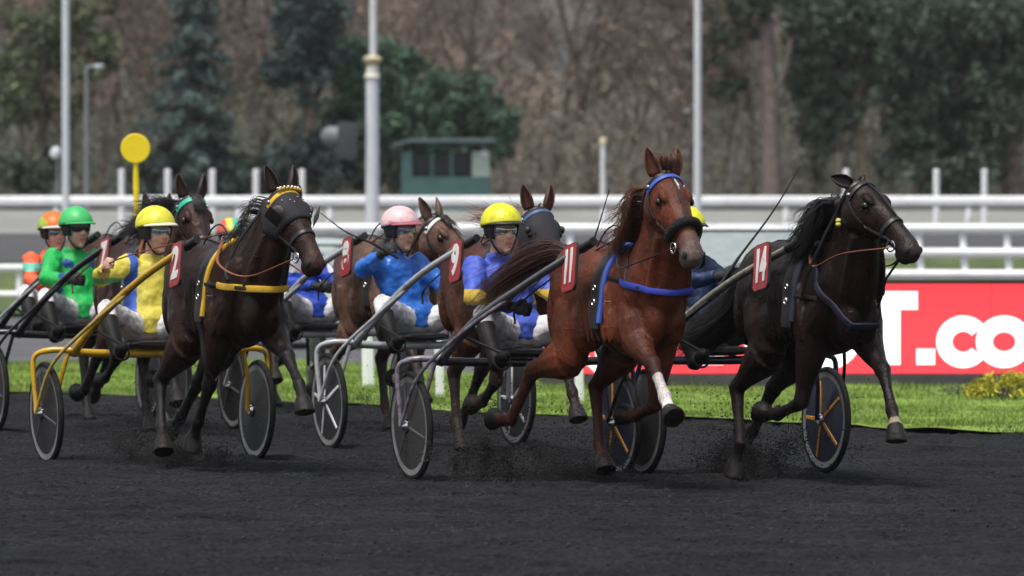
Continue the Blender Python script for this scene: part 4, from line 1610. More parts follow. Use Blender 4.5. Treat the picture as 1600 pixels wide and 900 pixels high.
    if bc:
        cz = bc.get('z', 1.27)
        tilt = bc.get('tilt', -.06)
        if bc.get('vee'):
            U = Vector((.70, 0, -.71))
            ringstrap('breast_collar', (.34, 0, 1.36), U, Y, -150, 150, bc.get('w', .05), bc['mat'], root, .008, 50, .010)
            ringstrap('collar_trace', (.22, 0, 1.22), Vector((1, 0, -.05)), Y, -125, -48, .03, M_BLACK, root, .006, 20)
            ringstrap('collar_trace', (.22, 0, 1.22), Vector((1, 0, -.05)), Y, 48, 125, .03, M_BLACK, root, .006, 20)
        else:
            U = Vector((1, 0, tilt)).normalized()
            ringstrap('breast_collar', (.22, 0, cz), U, Y, -125, 125, .026, M_BLACK, root, .006, 44)
            ringstrap('collar_cover', (.22, 0, cz), U, Y, -bc.get('ext', 55), bc.get('ext', 55), bc.get('w', .05), bc['mat'], root, .011, 36, .011)
            c, la, up, w_, h_ = neck_line[2]
            ringstrap('neck_strap', c, la, up, -10, 190, .022, M_BLACK, root, .004, 30)
    # bridle
    bmat = tk.get('bridle', M_BLACK)
    br = ringstrap('headstall', hp(.0, 0, -.05), lat, nrm, 0, 360, .024, bmat, root, .004, 36, .005)
    # browband just below the ears
    bb = tk.get('browband', bmat)
    bb_pts = ring_pts(hp(.055, 0, -.04), lat, (nrm - d * .18).normalized(), -5, 185, 24, .008)
    strap('browband', bb_pts, d, tk.get('bb_w', .030), bb, br, .008)
    nbm = tk.get('noseband', bmat)
    ringstrap('noseband', hp(.375, 0, -.03), lat, nrm, 0, 360, .030, bmat, br, .004, 36, .005)
    if tk.get('sheepskin'):
        pts = ring_pts(hp(.40, 0, -.03), lat, nrm, -50, 230, 28, .022)
        m_ = MB()
        m_.tube([p for p, _ in pts], [.012] + [.027] * (len(pts) - 2) + [.012], 12)
        m_.build('sheepskin_noseband', mat('sheepskin', (.012, .011, .012), .95, bump=1.0, bscale=90, bdist=.03), br)
    for s in (-1, 1):
        # cheek piece: from behind the ear to the bit
        pts = []
        for i in range(12):
            t = i / 11
            q = hp(.02 + .46 * t, s * .30, -.03 - .055 * math.sin(math.pi * min(t * 1.1, 1)) + -.02 * t)
            hit = bvh.ray_cast(q, -lat * s, .4)
            if hit[0] is not None:
                pts.append((hit[0] + lat * s * .006, lat * s))
        if len(pts) > 3:
            strap('cheek_strap', pts, d, .020, bmat, br, .005)
        bt = hp(.49, s * .075, -.062)
        MB().torus(bt, lat, .034, .0055, 20, 6).build('bit_ring', M_STEEL, br)
        MB().blob(hp(.04, s * .112, -.02), (.016, .007, .016), Hm, 10, 6).build('rosette', M_STEEL, br)
    MB().tube([hp(.49, -.075, -.062), hp(.49, .075, -.062)], .007, 8).build('bit', M_STEEL, br)
    # face strap / overcheck down the forehead
    if tk.get('overcheck', True):
        pts = []
        for i in range(12):
            q = hp(.03 + .36 * i / 11, 0, .3)
            hit = bvh.ray_cast(q, -nrm, .5)
            if hit[0] is not None:
                pts.append((hit[0] + nrm * .006, nrm))
        strap('overcheck_strap', pts, lat, .014, bmat, br, .004)
    # overcheck rein from the poll back to the saddle
    e0 = bvh.ray_cast(Vector((.06, 0, 2.2)), Vector((0, 0, -1)))[0]
    c6 = neck_line[5]
    MB().tube(spline([hp(-.03, 0, .07), c6[0] + c6[2] * (c6[4] + .05), e0 + Vector((.02, 0, .05))], 16), .006, 6).build('overcheck_rein', M_BLACK, br)
    for s in (-1, 1):
        MB().tube(spline([e0 + Vector((.06, s * .05, .0)), e0 + Vector((-.02, s * .09, .11)), e0 + Vector((-.16, s * .11, .09)), e0 + Vector((-.26, s * .14, -.02))], 14), .006, 6).build('rein_loop', M_BLACK, har)
    # reins from bit to terret
    rmat = tk.get('reins', M_BROWNL)
    for s in (-1, 1):
        a = hp(.49, s * .085, -.075)
        c, la, up, w_, h_ = neck_line[4]
        b = Vector((.42, s * .25, 1.42))
        e = ring_pts((.06, 0, 1.25), Y, Z, 90 - s * 16, 90 - s * 16 + .1, 1, .055)[0][0]
        mid = a.lerp(b, .5) + Vector((0, s * .06, -tk.get('rein_sag', .03)))
        MB().tube(spline([a, mid, b, e], 20), .0105, 8, flat=.45).build('rein', rmat, br)
    # hood / blinkers
    if tk.get('hood'):
        hm_ = MB()
        s0, s1 = tk['hood']
        sec = []
        for i in range(9):
            s = s0 + (s1 - s0) * i / 8
            w_ = np.interp(s, [q[0] for q in hs], [q[1] for q in hs])
            h_ = np.interp(s, [q[0] for q in hs], [q[2] for q in hs])
            o_ = np.interp(s, [q[0] for q in hs], [q[3] for q in hs])
            ring = ring_pts(hp(s, 0, o_ + .01), lat, nrm, -52, 232, 29, .010)
            sec.append([p for p, _ in ring])
        vs = [p for r_ in sec for p in r_]
        fs = [(i * 30 + k, i * 30 + k + 1, (i + 1) * 30 + k + 1, (i + 1) * 30 + k) for i in range(8) for k in range(29)]
        hm_.add(vs, fs)
        ho = hm_.build('hood', mat('hood_cloth', (.014, .014, .019), .75, bump=.5, bscale=220, var=.3), root, auto=False)
        so = ho.modifiers.new('s', 'SOLIDIFY')
        so.thickness = .006
        if tk.get('cups'):
            for s in (-1, 1):
                Mx = Matrix.Rotation(R(-28 * s), 3, nrm) @ Hm
                MB().blob(hp(.17, s * .106, .018), (.052, .024, .050), Mx, 16, 9).build('eye_cup', mat('eye_cup', (.075, .062, .055), .6, var=.2), ho)
                MB().box(hp(.20, s * .150, .010), (.12, .004, .10), rot=Mx).build('blinker', M_BLACK, ho, bevel=.0015)
            for q in range(16):
                a = rr.uniform(-80, 80)
                s = rr.uniform(.08, .25)
                rp = ring_pts(hp(s, 0, -.06), lat, nrm, 90 + a, 90 + a + .1, 1, .019)[0][0]
                MB().blob(rp, (.006, .006, .006), None, 6, 4).build('stud', M_STEEL, ho)
        else:
            for s in (-1, 1):
                MB().blob(hp(.16, s * .118, .02), (.03, .022, .03), Hm, 12, 8).build('eye_cup', M_BLACK, ho)
    if tk.get('poll_beads'):
        for q in range(14):
            a = -60 + 120 * q / 13
            rp = hp(.01 + .012 * (q % 2), .085 * math.sin(R(a)), .055 + .03 * math.cos(R(a)))
            MB().blob(rp, (.012, .012, .012), None, 8, 5).build('bead', tk['browband'] if q % 2 else M_STEEL, br)
    if tk.get('pompom'):
        c, la, up, w_, h_ = neck_line[8]
        MB().blob(c - la * (w_ + .02) + up * .02, (.022, .018, .016)).blob(c - la * (w_ + .02) + up * .02 + Vector((0, 0, .024)), (.022, .018, .016)).build(
            'yellow_tag', tk['pompom'], br)
    if tk.get('tie'):
        MB().tube([hp(.50, .07, -.08), Vector((.72, .12, 1.34)), Vector((.62, .10, 1.12))], .008, 6).build('martingale_strap', M_BLACK, br)
    # number plate on the off side
    no = tk.get('number')
    if no:
        side = -1
        pl = Vector((-.085, side * .375, 1.41)) + Vector(tk.get('plate_off', (0, 0, 0)))
        Mp = Matrix.Rotation(R(tk.get('plate_yaw', -3)), 3, 'Z') @ Matrix.Rotation(R(-8), 3, 'Y') @ Matrix.Rotation(R(-6), 3, 'X')
        pw, ph = .245, .295

        def rrect(w_, h_, r_, y_):
            out = []
            for cx, cz, a0 in ((w_ / 2 - r_, h_ / 2 - r_, 0), (-w_ / 2 + r_, h_ / 2 - r_, 90), (-w_ / 2 + r_, -h_ / 2 + r_, 180), (w_ / 2 - r_, -h_ / 2 + r_, 270)):
                for q in range(6):
                    a = R(a0 + 90 * q / 5)
                    out.append(pl + Mp @ Vector((cx + r_ * math.cos(a), y_, cz + r_ * math.sin(a))))
            return out

        def slab(w_, h_, r_, y0, y1):
            a, b = rrect(w_, h_, r_, y0), rrect(w_, h_, r_, y1)
            n = len(a)
            return MB().add(a + b, [tuple(range(n)), tuple(reversed(range(n, 2 * n)))] + [(k, n + k, n + (k + 1) % n, (k + 1) % n) for k in range(n)])
        po = slab(pw + .014, ph + .014, .045, .012, -.004).build('number_plate', M_PLATE_EDGE, root, smooth=False)
        slab(pw, ph, .04, -.002, -.008).build('plate_face', M_PLATE, po, smooth=False)
        tm = text_mesh(no, .29, bold=.013, depth=.004, xs=(1.05 if len(no) == 1 else .66))
        Mt = Matrix.Translation(pl + Mp @ Vector((0, -.0105, 0.0))) @ (Mp.to_4x4() @ Matrix(((1, 0, 0, 0), (0, 0, -1, 0), (0, 1, 0, 0), (0, 0, 0, 1))))
        tm.transform(Mt)
        tm.materials.clear()
        tm.materials.append(M_WHITEP)
        link('digit' if len(no) == 1 else 'digits', tm, po)
    root['_j'] = 0
    del root['_j']
    return root

# ------------------------------------------------------------------ sulky
def paint(name, col, rough=0.3):
    return mat('paint_' + name, col, rough, var=0.10, scale=10, coat=0.3, dirt=(.03, .028, .026), damt=0.55, dscale=14)


M_TYRE = mat('tyre', (.012, .012, .013), .85, bump=.3, bscale=90, dirt=(.028, .027, .026), damt=.6, dscale=9, spec=.2)
M_RIM = mat('rim', (.20, .20, .20), .4, metal=.2, dirt=(.05, .05, .05), damt=.7, dscale=5)
M_SEAT = mat('seat_vinyl', (.015, .015, .016), .45, var=.2)


def sulky(name, label, pos, heading, track=1.56, frame=None, fork=None, disc=None, spokes=None, stay=None, reach=1.70, tipz=1.53,
          tipy=.33, disc_r=.55, bar=None):
    root = thing(name, (pos[0], pos[1], 0), R(heading - 90), label, 'sulky', 'racing sulkies')
    fork = fork or frame
    stay = stay or fork
    bar = bar or frame
    WR = .36
    for s in (-1, 1):
        yw = s * track / 2
        hub = Vector((0, yw, WR))
        ax = Vector((0, s, -.03)).normalized()
        dm = disc
        w = MB().lathe(hub, ax, [(.318, -.012), (.20, -.020), (.05, -.034), (.05, .034), (.20, .020), (.318, .012)], 48).build('wheel', dm, root)
        MB().torus(hub, ax, WR - .0225, .0225, 56, 10, 0.95).build('tyre', M_TYRE, w)
        MB().lathe(hub, ax, [(.314, -.014), (.325, -.017), (.328, 0), (.325, .017), (.314, .014)], 56).build('rim', M_RIM, w)
        MB().lathe(hub, ax, [(.030, -.06), (.042, -.045), (.042, .045), (.030, .06), (.012, .075)], 16).build('hub', M_STEEL, w)
        if spokes:
            u = Vector((1, 0, 0))
            v = ax.cross(u).normalized()
            for k in range(5):
                a = R(90 + 72 * k + (8 if s < 0 else 20))
                dr = u * math.cos(a) + v * math.sin(a)
                for q in (-1, 1):
                    m_ = MB()
                    m_.loft([(hub + dr * .045 + ax * q * .034, dr.cross(ax) * .016, ax * .006), (hub + dr * .27 + ax * q * .016, dr.cross(ax) * .012, ax * .006)], 8, p=3)
                    m_.build('spoke', spokes, w)
        else:
            for k in range(3):
                a = R(90 + 120 * k + (15 if s < 0 else -20))
                u = Vector((1, 0, 0))
                v = ax.cross(u).normalized()
                dr = u * math.cos(a) + v * math.sin(a)
                MB().loft([(hub + dr * .045 + ax * .034, dr.cross(ax) * .010, ax * .004), (hub + dr * .28 + ax * .0155, dr.cross(ax) * .007, ax * .004)], 8, p=3).build(
                    'spoke', M_SPOKE_DARK, w)
        # fork over the wheel, down the outer side
        yo = yw + s * .085
        ji = Vector((.10, s * (track / 2 - .15), .80))
        pts = spline([ji, Vector((.04, yw - s * .02, .800)), Vector((-.02, yo - s * .012, .765)), Vector((-.03, yo + s * .003, .66)), Vector((-.01, yo - s * .01, .45)), hub + Vector((0, s * .075, 0))], 26)
        MB().tube(pts, [.022] * 8 + [.018] * 10 + [.017] * 8, 10).build('fork', fork, root)
        # inner strut
        MB().tube([Vector((.09, s * (track / 2 - .13), .78)), Vector((.05, yw - s * .085, .58)), hub - Vector((0, s * .07, 0))], .016, 8).build('inner_strut', fork, root)
        # long outer stay from hub to shaft
        tip = Vector((reach, s * tipy, tipz))
        sh = spline([Vector((.02, s * (track / 2 - .20), .775)), Vector((.20, s * (track / 2 - .19), .86)), Vector((.52, s * (track / 2 - .26), 1.07)),
                     Vector((1.05, s * (tipy + .10), 1.31)), tip], 30)
        MB().tube(sh, [.030] * 8 + [.028] * 12 + [.025] * 10, 12).build('shaft', frame, root)
        MB().tube([tip, tip + (sh[-1] - sh[-3]).normalized() * .16], [.031, .029], 12).build('shaft_tip', M_BLACK, root)
        MB().tube(spline([hub + Vector((0, s * .078, 0)), Vector((.22, s * (track / 2 + .03), .70)), Vector((.55, s * (track / 2 - .15), .99)), sh[19] + Vector((0, 0, -.02))], 18), .0125, 8).build('stay', stay, root)
        # footrest
        fr = Vector((.52, s * .40, .79))
        MB().tube([sh[11], fr + Vector((-.02, 0, .06)), fr], .011, 8).build('stirrup_arm', M_BLACK, root)
        MB().torus(fr, (1, 0, .3), .055, .008, 18, 6).build('stirrup', M_BLACK, root)
    MB().tube([(.06, -track / 2 + .14, .785), (.02, -.35, .772), (.0, 0, .768), (.02, .35, .772), (.06, track / 2 - .14, .785)], .0285, 12).build('axle_bar', bar, root)
    # seat on two arched brackets
    MB().loft([((-.33, 0, .86), (0, .13, 0), (0, 0, .015)), ((-.30, 0, .85), (0, .19, 0), (0, 0, .03)), ((-.12, 0, .83), (0, .20, 0), (0, 0, .035)),
               ((.05, 0, .835), (0, .19, 0), (0, 0, .03)), ((.09, 0, .84), (0, .14, 0), (0, 0, .012))], 18, p=3).build('seat', M_SEAT, root)
    for s in (-1, 1):
        MB().tube([(.01, s * .12, .77), (-.12, s * .12, .80), (-.25, s * .12, .825)], .014, 8).build('seat_bracket', M_BLACK, root)
    return root


M_SPOKE_DARK = mat('spoke_dark', (.09, .09, .095), .35, var=.1)


# ------------------------------------------------------------------ driver
M_GLOVE = mat('glove_black', (.012, .012, .013), .7, bump=.3, bscale=80)
M_BOOT = mat('boot_black', (.012, .011, .011), .55, bump=.2, bscale=40, dirt=(.03, .028, .026), damt=.5, spec=.2)
M_LENS = mat('mirror_lens', (.36, .42, .48), .12, metal=.85, var=.05)
M_LINER = mat('helmet_liner', (.012, .012, .013), .8, bump=.3, bscale=100)


def dirt_white(n):
    return mat('breeches_' + n, (.66, .65, .67), .85, var=.12, scale=9, bump=.25, bscale=30, dirt=(.10, .095, .10), damt=.75, dscale=7)


def driver(name, label, pos, heading, jacket_fn, helmet_col, helmet_fn=None, lens=None, head_yaw=0, lean=0.0, tilt=0.0, trousers=None, skin=(.60, .34, .25),
           hand_r=(.34, -.14, 1.16), hand_l=(.34, .14, 1.16), peak=True, gloves=True, liner=True, dz=0.0, fwd=0.0, head_fwd=0.0, glove_col=None, rough=.55,
           knee=None, head_tilt=0.0):
    root = thing(name, (pos[0], pos[1], 0), R(heading - 90), label, 'person', 'sulky drivers')
    V3 = Vector
    pel = V3((-.14 + fwd, 0, .955 + dz))
    wai = V3((-.22 - lean * .3 + fwd, tilt * .3, 1.10 + dz))
    che = V3((-.27 - lean * .7 + fwd, tilt * .7, 1.27 + dz))
    nek = V3((-.26 - lean + fwd, tilt, 1.435 + dz))
    hd = V3((-.19 - lean + fwd + head_fwd, tilt + head_tilt, 1.615 + dz))
    hy = R(head_yaw)
    f = V3((math.cos(hy), math.sin(hy), -.12)).normalized()
    l = V3((-math.sin(hy), math.cos(hy), 0))
    u = f.cross(l)
    Hm = Matrix((f, l, u)).transposed()

    K = 1.10

    def hp(a, b, c):
        return hd + (f * a + l * b + u * c) * K
    sh = [V3((-.255 - lean * .95 + fwd, tilt + s * .175, 1.385 + dz)) for s in (-1, 1)]
    hands = [V3(hand_r), V3(hand_l)]
    elb = []
    for s, a, h in zip((-1, 1), sh, hands):
        mid = a.lerp(h, .47) + V3((-.05, s * .11, -.085))
        elb.append(mid)
    if knee is None:
        knee = (.17, .40, 1.09)
    hip = [V3((-.12 + fwd, s * .095, .945 + dz)) for s in (-1, 1)]
    kn = [V3((knee[0], s * knee[1], knee[2])) for s in (-1, 1)]
    an = [V3((.40, s * .39, .78)) for s in (-1, 1)]
    toe = [V3((.57, s * .40, .83)) for s in (-1, 1)]
    # ---- body: one surface, head to feet
    b = MB()
    b.loft([(pel + V3((0, 0, -.09)), (0, .13, 0), (.09, 0, 0)), (pel, (0, .16, 0), (.115, 0, 0)), (wai, (0, .135, 0), (.095, 0, 0)), (che, (0, .165, 0), (.115, 0, 0)),
            (che.lerp(nek, .6), (0, .15, 0), (.09, 0, 0)), (nek, (0, .065, 0), (.06, 0, 0))], 16)
    b.tube([nek - V3((0, 0, .04)), nek.lerp(hd, .5), hp(-.02, 0, -.06)], [.062, .056, .058], 12)
    b.blob(hp(-.005, 0, .035), (.100, .078, .098), Hm * K, 18, 12)
    b.loft([(hp(.03, 0, .01), l * .068 * K, f * .075 * K), (hp(.037, 0, -.04), l * .062 * K, f * .070 * K), (hp(.044, 0, -.085), l * .048 * K, f * .052 * K), (hp(.050, 0, -.112), l * .026 * K, f * .030 * K)], 16)
    b.loft([(hp(.088, 0, .035), l * .010 * K, f * .010 * K), (hp(.104, 0, .005), l * .013 * K, f * .014 * K), (hp(.112, 0, -.014), l * .019 * K, f * .014 * K), (hp(.10, 0, -.026), l * .016 * K, f * .010 * K)], 10)
    b.blob(hp(.094, 0, -.055), (.016, .026, .010), Hm * K, 10, 6)
    b.blob(hp(.086, 0, -.100), (.020, .024, .018), Hm * K, 10, 6)
    for s in (-1, 1):
        b.blob(hp(-.01, s * .080, -.005), (.022, .010, .032), Hm * K, 10, 7)
        b.blob(hp(.062, s * .042, -.025), (.028, .022, .024), Hm * K, 10, 7)
    for s, a, e, h in zip((-1, 1), sh, elb, hands):
        b.tube([a.lerp(che, .3), a, a.lerp(e, .5), e, e.lerp(h, .4), e.lerp(h, .85), h], [.055, .058, .046, .038, .038, .028, .027], 12)
        # hand: palm + curled fingers + thumb round the rein
        dr = (h - e).normalized()
        sd = V3((0, -s, 0))
        sd = (sd - dr * sd.dot(dr)).normalized()
        dn = dr.cross(sd)
        if dn.z > 0:
            dn = -dn
        Pm = Matrix((dr, sd, dn)).transposed()
        b.blob(h + dr * .045, (.050, .022, .042), Pm, 12, 8)
        for k in range(4):
            o = h + dr * .080 + dn * (-.030 + .021 * k)
            Lf = (.036, .040, .037, .029)[k]
            b.tube([o, o + dr * Lf * .7 + sd * .012, o + dr * Lf * .75 + sd * (.012 + Lf * .8), o + dr * .002 + sd * (.016 + Lf)], [.0105, .010, .0095, .008], 8)
        o = h + dr * .025 - dn * .032
        b.tube([o, o + dr * .03 - dn * .018 + sd * .015, o + dr * .055 - dn * .006 + sd * .03], [.012, .011, .009], 8)
    for i, s in enumerate((-1, 1)):
        b.tube([hip[i], hip[i].lerp(kn[i], .5), kn[i], kn[i].lerp(an[i], .35), an[i]], [.095, .078, .055, .055, .036], 12)
        b.tube([an[i] + V3((-.05, 0, -.01)), an[i].lerp(toe[i], .5), toe[i]], [.036, .036, .026], 10)
    me = remeshed('body', b, .0075, 3)
    V = verts_of(me)
    C = np.tile(np.array(skin), (len(V), 1))
    lp = np.array(hp(.108, 0, -.055))
    q = V - lp
    mk = (np.abs(q @ np.array(l)) < .024) & (np.abs(q @ np.array(u)) < .0085) & (q @ np.array(f) > -.03)
    C[mk] = np.array(skin) * (.8, .45, .5)
    set_color(me, 'skin', C)
    me.materials.append(mat('skin', (1, 1, 1), .5, var=.12, scale=30, attr='skin'))
    link('body', me, root)
    # ---- jacket
    j = MB()
    j.loft([(pel + V3((-.01, 0, -.045)), (0, .180, 0), (.135, 0, 0)), (pel + V3((-.01, 0, .06)), (0, .180, 0), (.135, 0, 0)), (wai, (0, .172, 0), (.130, 0, 0)), (che, (0, .200, 0), (.143, 0, 0)),
            (che.lerp(nek, .55), (0, .195, 0), (.115, 0, 0)), (nek + V3((0, 0, -.015)), (0, .095, 0), (.085, 0, 0)), (nek + V3((.01, 0, .035)), (0, .075, 0), (.072, 0, 0))], 20)
    for s, a, e, h in zip((-1, 1), sh, elb, hands):
        w = e.lerp(h, .88)
        j.tube([a.lerp(che, .5), a + V3((0, 0, .005)), a.lerp(e, .5), e, e.lerp(w, .5), w], [.075, .085, .075, .066, .058, .040], 14)
    me = remeshed('jacket', j, .0095, 3, disp=.045, dscale=.11, post=1)
    V = verts_of(me)
    set_color(me, 'silk', np.array([jacket_fn(*p) for p in V]))
    me.materials.append(mat('silk_' + name + str(len(MATS)), (1, 1, 1), rough, var=.12, scale=12, attr='silk', bump=.45, bscale=11, bdist=.03, spec=.4, dirt=(.04, .038, .036), damt=.14, dscale=34))
    link('jacket', me, root)
    # ---- trousers
    t = MB()
    for i, s in enumerate((-1, 1)):
        e = kn[i].lerp(an[i], .30)
        t.tube([V3((pel.x - .03, s * .05, pel.z - .01)), hip[i], hip[i].lerp(kn[i], .5), kn[i], e], [.108, .108, .088, .069, .062], 14)
    t.blob(pel + V3((-.02, 0, -.03)), (.14, .17, .10))
    me = remeshed('trousers', t, .010, 3, disp=.026, dscale=.07)
    me.materials.append(trousers or dirt_white('a'))
    link('trousers', me, root)
    for i, s in enumerate((-1, 1)):
        bt = MB()
        bt.tube([kn[i].lerp(an[i], .22), kn[i].lerp(an[i], .5), an[i].lerp(kn[i], .12), an[i]], [.068, .066, .052, .050], 12)
        bt.tube([an[i] + V3((-.065, 0, -.03)), an[i] + V3((0, 0, -.02)), an[i].lerp(toe[i], .6), toe[i], toe[i] + V3((.035, 0, .0))], [.030, .050, .045, .040, .020], 12)
        me = remeshed('boot', bt, .010, 3)
        me.materials.append(M_BOOT)
        link('boot', me, root)
    if gloves:
        gm = M_GLOVE if glove_col is None else mat('glove_' + str(glove_col), glove_col, .7)
        for s, e, h in zip((-1, 1), elb, hands):
            dr = (h - e).normalized()
            sd = V3((0, -s, 0))
            sd = (sd - dr * sd.dot(dr)).normalized()
            dn = dr.cross(sd)
            if dn.z > 0:
                dn = -dn
            Pm = Matrix((dr, sd, dn)).transposed()
            g = MB()
            g.tube([h - dr * .05, h, h + dr * .02], [.036, .034, .034], 10)
            g.blob(h + dr * .045, (.055, .028, .047), Pm, 12, 8)
            for k in range(4):
                o = h + dr * .080 + dn * (-.033 + .023 * k)
                Lf = (.036, .040, .037, .029)[k]
                g.tube([o, o + dr * Lf * .7 + sd * .012, o + dr * Lf * .75 + sd * (.012 + Lf * .8), o + dr * .002 + sd * (.018 + Lf)], [.0135, .013, .0125, .011], 8)
            o = h + dr * .025 - dn * .034
            g.tube([o, o + dr * .03 - dn * .02 + sd * .015, o + dr * .055 - dn * .008 + sd * .03], [.015, .014, .012], 8)
            me = remeshed('glove', g, .006, 2)
            me.materials.append(gm)
            link('glove', me, root)
    # ---- helmet
    nu, nv = 36, 16
    vs, fs = [], []
    for jv in range(nv + 1):
        for iu in range(nu):
            a = 2 * math.pi * iu / nu
            front = (1 + math.cos(a)) / 2
            lim = R(np.interp(front, [0, .25, .6, 1], [112, 102, 90, 76]))
            th = lim * jv / nv
            r_ = (.144, .122, .128)
            vs.append(hp(-.008 + r_[0] * math.sin(th) * math.cos(a), r_[1] * math.sin(th) * math.sin(a), .050 + r_[2] * math.cos(th)))
    for jv in range(nv):
        for iu in range(nu):
            i2 = (iu + 1) % nu
            if jv == 0:
                fs.append((jv * nu, (jv + 1) * nu + iu, (jv + 1) * nu + i2))
            else:
                fs.append((jv * nu + iu, (jv + 1) * nu + iu, (jv + 1) * nu + i2, jv * nu + i2))
    hme = MB().add(vs, fs).mesh('helmet')
    bm = bmesh.new()
    bm.from_mesh(hme)
    bmesh.ops.remove_doubles(bm, verts=bm.verts, dist=1e-5)
    bm.to_mesh(hme)
    bm.free()
    if helmet_fn:
        V = verts_of(hme)
        q = (V - np.array(hd))
        set_color(hme, 'shell', np.array([helmet_fn(*(float(p @ np.array(ax_)) for ax_ in (f, l, u))) for p in q]))
    else:
        set_color(hme, 'shell', np.tile(np.array(helmet_col), (len(hme.vertices), 1)))
    hme.materials.append(mat('helmet_' + name + str(len(MATS)), (1, 1, 1), .42, attr='shell', var=.08, scale=14, bump=.12, bscale=30, dirt=(.10, .09, .07), damt=.4, dscale=22))
    ho = link('helmet', hme, root)
    so = ho.modifiers.new('s', 'SOLIDIFY')
    so.thickness = .012
    if peak:
        vs, fs = [], []
        n = 18
        for rr_, dz_ in ((0, 0), (.022, -.006), (.036, -.013)):
            for k in range(n + 1):
                a = R(-72 + 144 * k / n)
                fr = (1 + math.cos(a)) / 2
                lim = R(np.interp(fr, [0, .25, .6, 1], [112, 102, 90, 76]))
                ext = rr_ * max(math.cos(a * 1.15), 0) ** .7
                vs.append(hp(-.008 + (.146 * math.sin(lim) + ext) * math.cos(a), (.124 * math.sin(lim) + ext * .4) * math.sin(a), .050 + .128 * math.cos(lim) + dz_ * (.3 + .7 * math.cos(a))))
        for i in range(2):
            for k in range(n):
                fs.append((i * (n + 1) + k, i * (n + 1) + k + 1, (i + 1) * (n + 1) + k + 1, (i + 1) * (n + 1) + k))
        po = MB().add(vs, fs).build('peak', mat('peak_' + str(peak), peak if isinstance(peak, tuple) else (.02, .02, .02), .5), ho, auto=False)
        so = po.modifiers.new('s', 'SOLIDIFY')
        so.thickness = .006
    if liner:
        vs, fs = [], []
        for jv in range(9):
            th = R(62 + 62 * jv / 8)
            for iu in range(25):
                a = R(58 + 244 * iu / 24)
                vs.append(hp(-.006 + .122 * math.sin(th) * math.cos(a), .104 * math.sin(th) * math.sin(a), .035 + .130 * math.cos(th)))
        for jv in range(8):
            for iu in range(24):
                fs.append((jv * 25 + iu, (jv + 1) * 25 + iu, (jv + 1) * 25 + iu + 1, jv * 25 + iu + 1))
        lo = MB().add(vs, fs).build('liner', M_LINER, ho, auto=False)
        so = lo.modifiers.new('s', 'SOLIDIFY')
        so.thickness = .010
    # chin strap
    pts = [hp(.02, -.088, .0), hp(.035, -.076, -.06), hp(.055, -.035, -.118), hp(.060, 0, -.130), hp(.055, .035, -.118), hp(.035, .076, -.06), hp(.02, .088, .0)]
    MB().tube(spline(pts, 22), .0075, 6).build('chin_strap', M_BLACK, ho)
    # goggles
    for nm, mt, lo_, hi_, w_, r0 in (('goggle_frame', mat('goggle_frame', (.62, .62, .63), .4), -.026, .030, 64, .096), ('goggle_lens', lens or M_LENS, -.019, .023, 58, .101)):
        vs, fs = [], []
        n = 22
        for jv in range(5):
            h_ = lo_ + (hi_ - lo_) * jv / 4
            for k in range(n + 1):
                a = R(-w_ + 2 * w_ * k / n)
                nb = .016 * math.exp(-(k - n / 2) ** 2 / 5) if jv == 0 else 0
                vs.append(hp(.003 + (r0 + .004 * math.sin(jv / 4 * 3.14)) * math.cos(a), (r0 - .012) * math.sin(a), .018 + h_ + nb))
        for jv in range(4):
            for k in range(n):
                fs.append((jv * (n + 1) + k, jv * (n + 1) + k + 1, (jv + 1) * (n + 1) + k + 1, (jv + 1) * (n + 1) + k))
        go = MB().add(vs, fs).build(nm, mt, root, auto=False)
        so = go.modifiers.new('s', 'SOLIDIFY')
        so.thickness = .004
    return root

# ------------------------------------------------------------------ the race: horses, sulkies, drivers
def plain(c):
    return lambda x, y, z: c


P_YEL = paint('yellow', (.62, .36, .015))
P_BLK = paint('black', (.014, .014, .016), .25)
P_SIL = paint('silver', (.42, .43, .44), .25)
P_GUN = mat('gun_metal', (.20, .20, .22), .22, metal=.75, var=.3, scale=9)
P_WHT = paint('white', (.66, .66, .66))
P_NAVY = paint('navy', (.012, .020, .065))
P_CREAM = mat('shaft_metal_cream', (.30, .29, .22), .28, metal=.55, var=.35, scale=18)
P_STRIPE = mat('paint_striped', (.15, .135, .155), .3, var=.7, scale=26, coat=.3)
D_DARK = mat('disc_dark', (.014, .014, .016), .5, var=.35, scale=7, dirt=(.05, .048, .046), damt=.5, dscale=10)
D_GREY = mat('disc_grey', (.036, .036, .037), .45, var=.25, scale=7, dirt=(.03, .03, .03), damt=.6, dscale=6)
D_NAVY = mat('disc_navy', (.006, .009, .030), .35, var=.25, dirt=(.05, .048, .05), damt=.4)
S_WHT = mat('spoke_white', (.62, .62, .62), .4, dirt=(.08, .08, .08), damt=.5)
S_ORG = mat('spoke_orange', (.56, .24, .02), .4, dirt=(.06, .05, .05), damt=.4)

C_BLUE = mat('strap_blue', (.030, .055, .42), .6, bump=.2, bscale=120)
C_BLUE2 = mat('band_blue', (.05, .10, .45), .5)
C_YELL = mat('strap_yellow', (.60, .36, .020), .6, bump=.2, bscale=120, dirt=(.06, .05, .03), damt=.3)
C_TURQ = mat('band_turquoise', (.02, .42, .26), .5)
C_NAVY = mat('strap_navy', (.018, .020, .040), .7, bump=.2, bscale=120)
C_WHITE = mat('band_white', (.70, .70, .68), .5)
C_STEELB = mat('band_steelblue', (.05, .10, .22), .5)

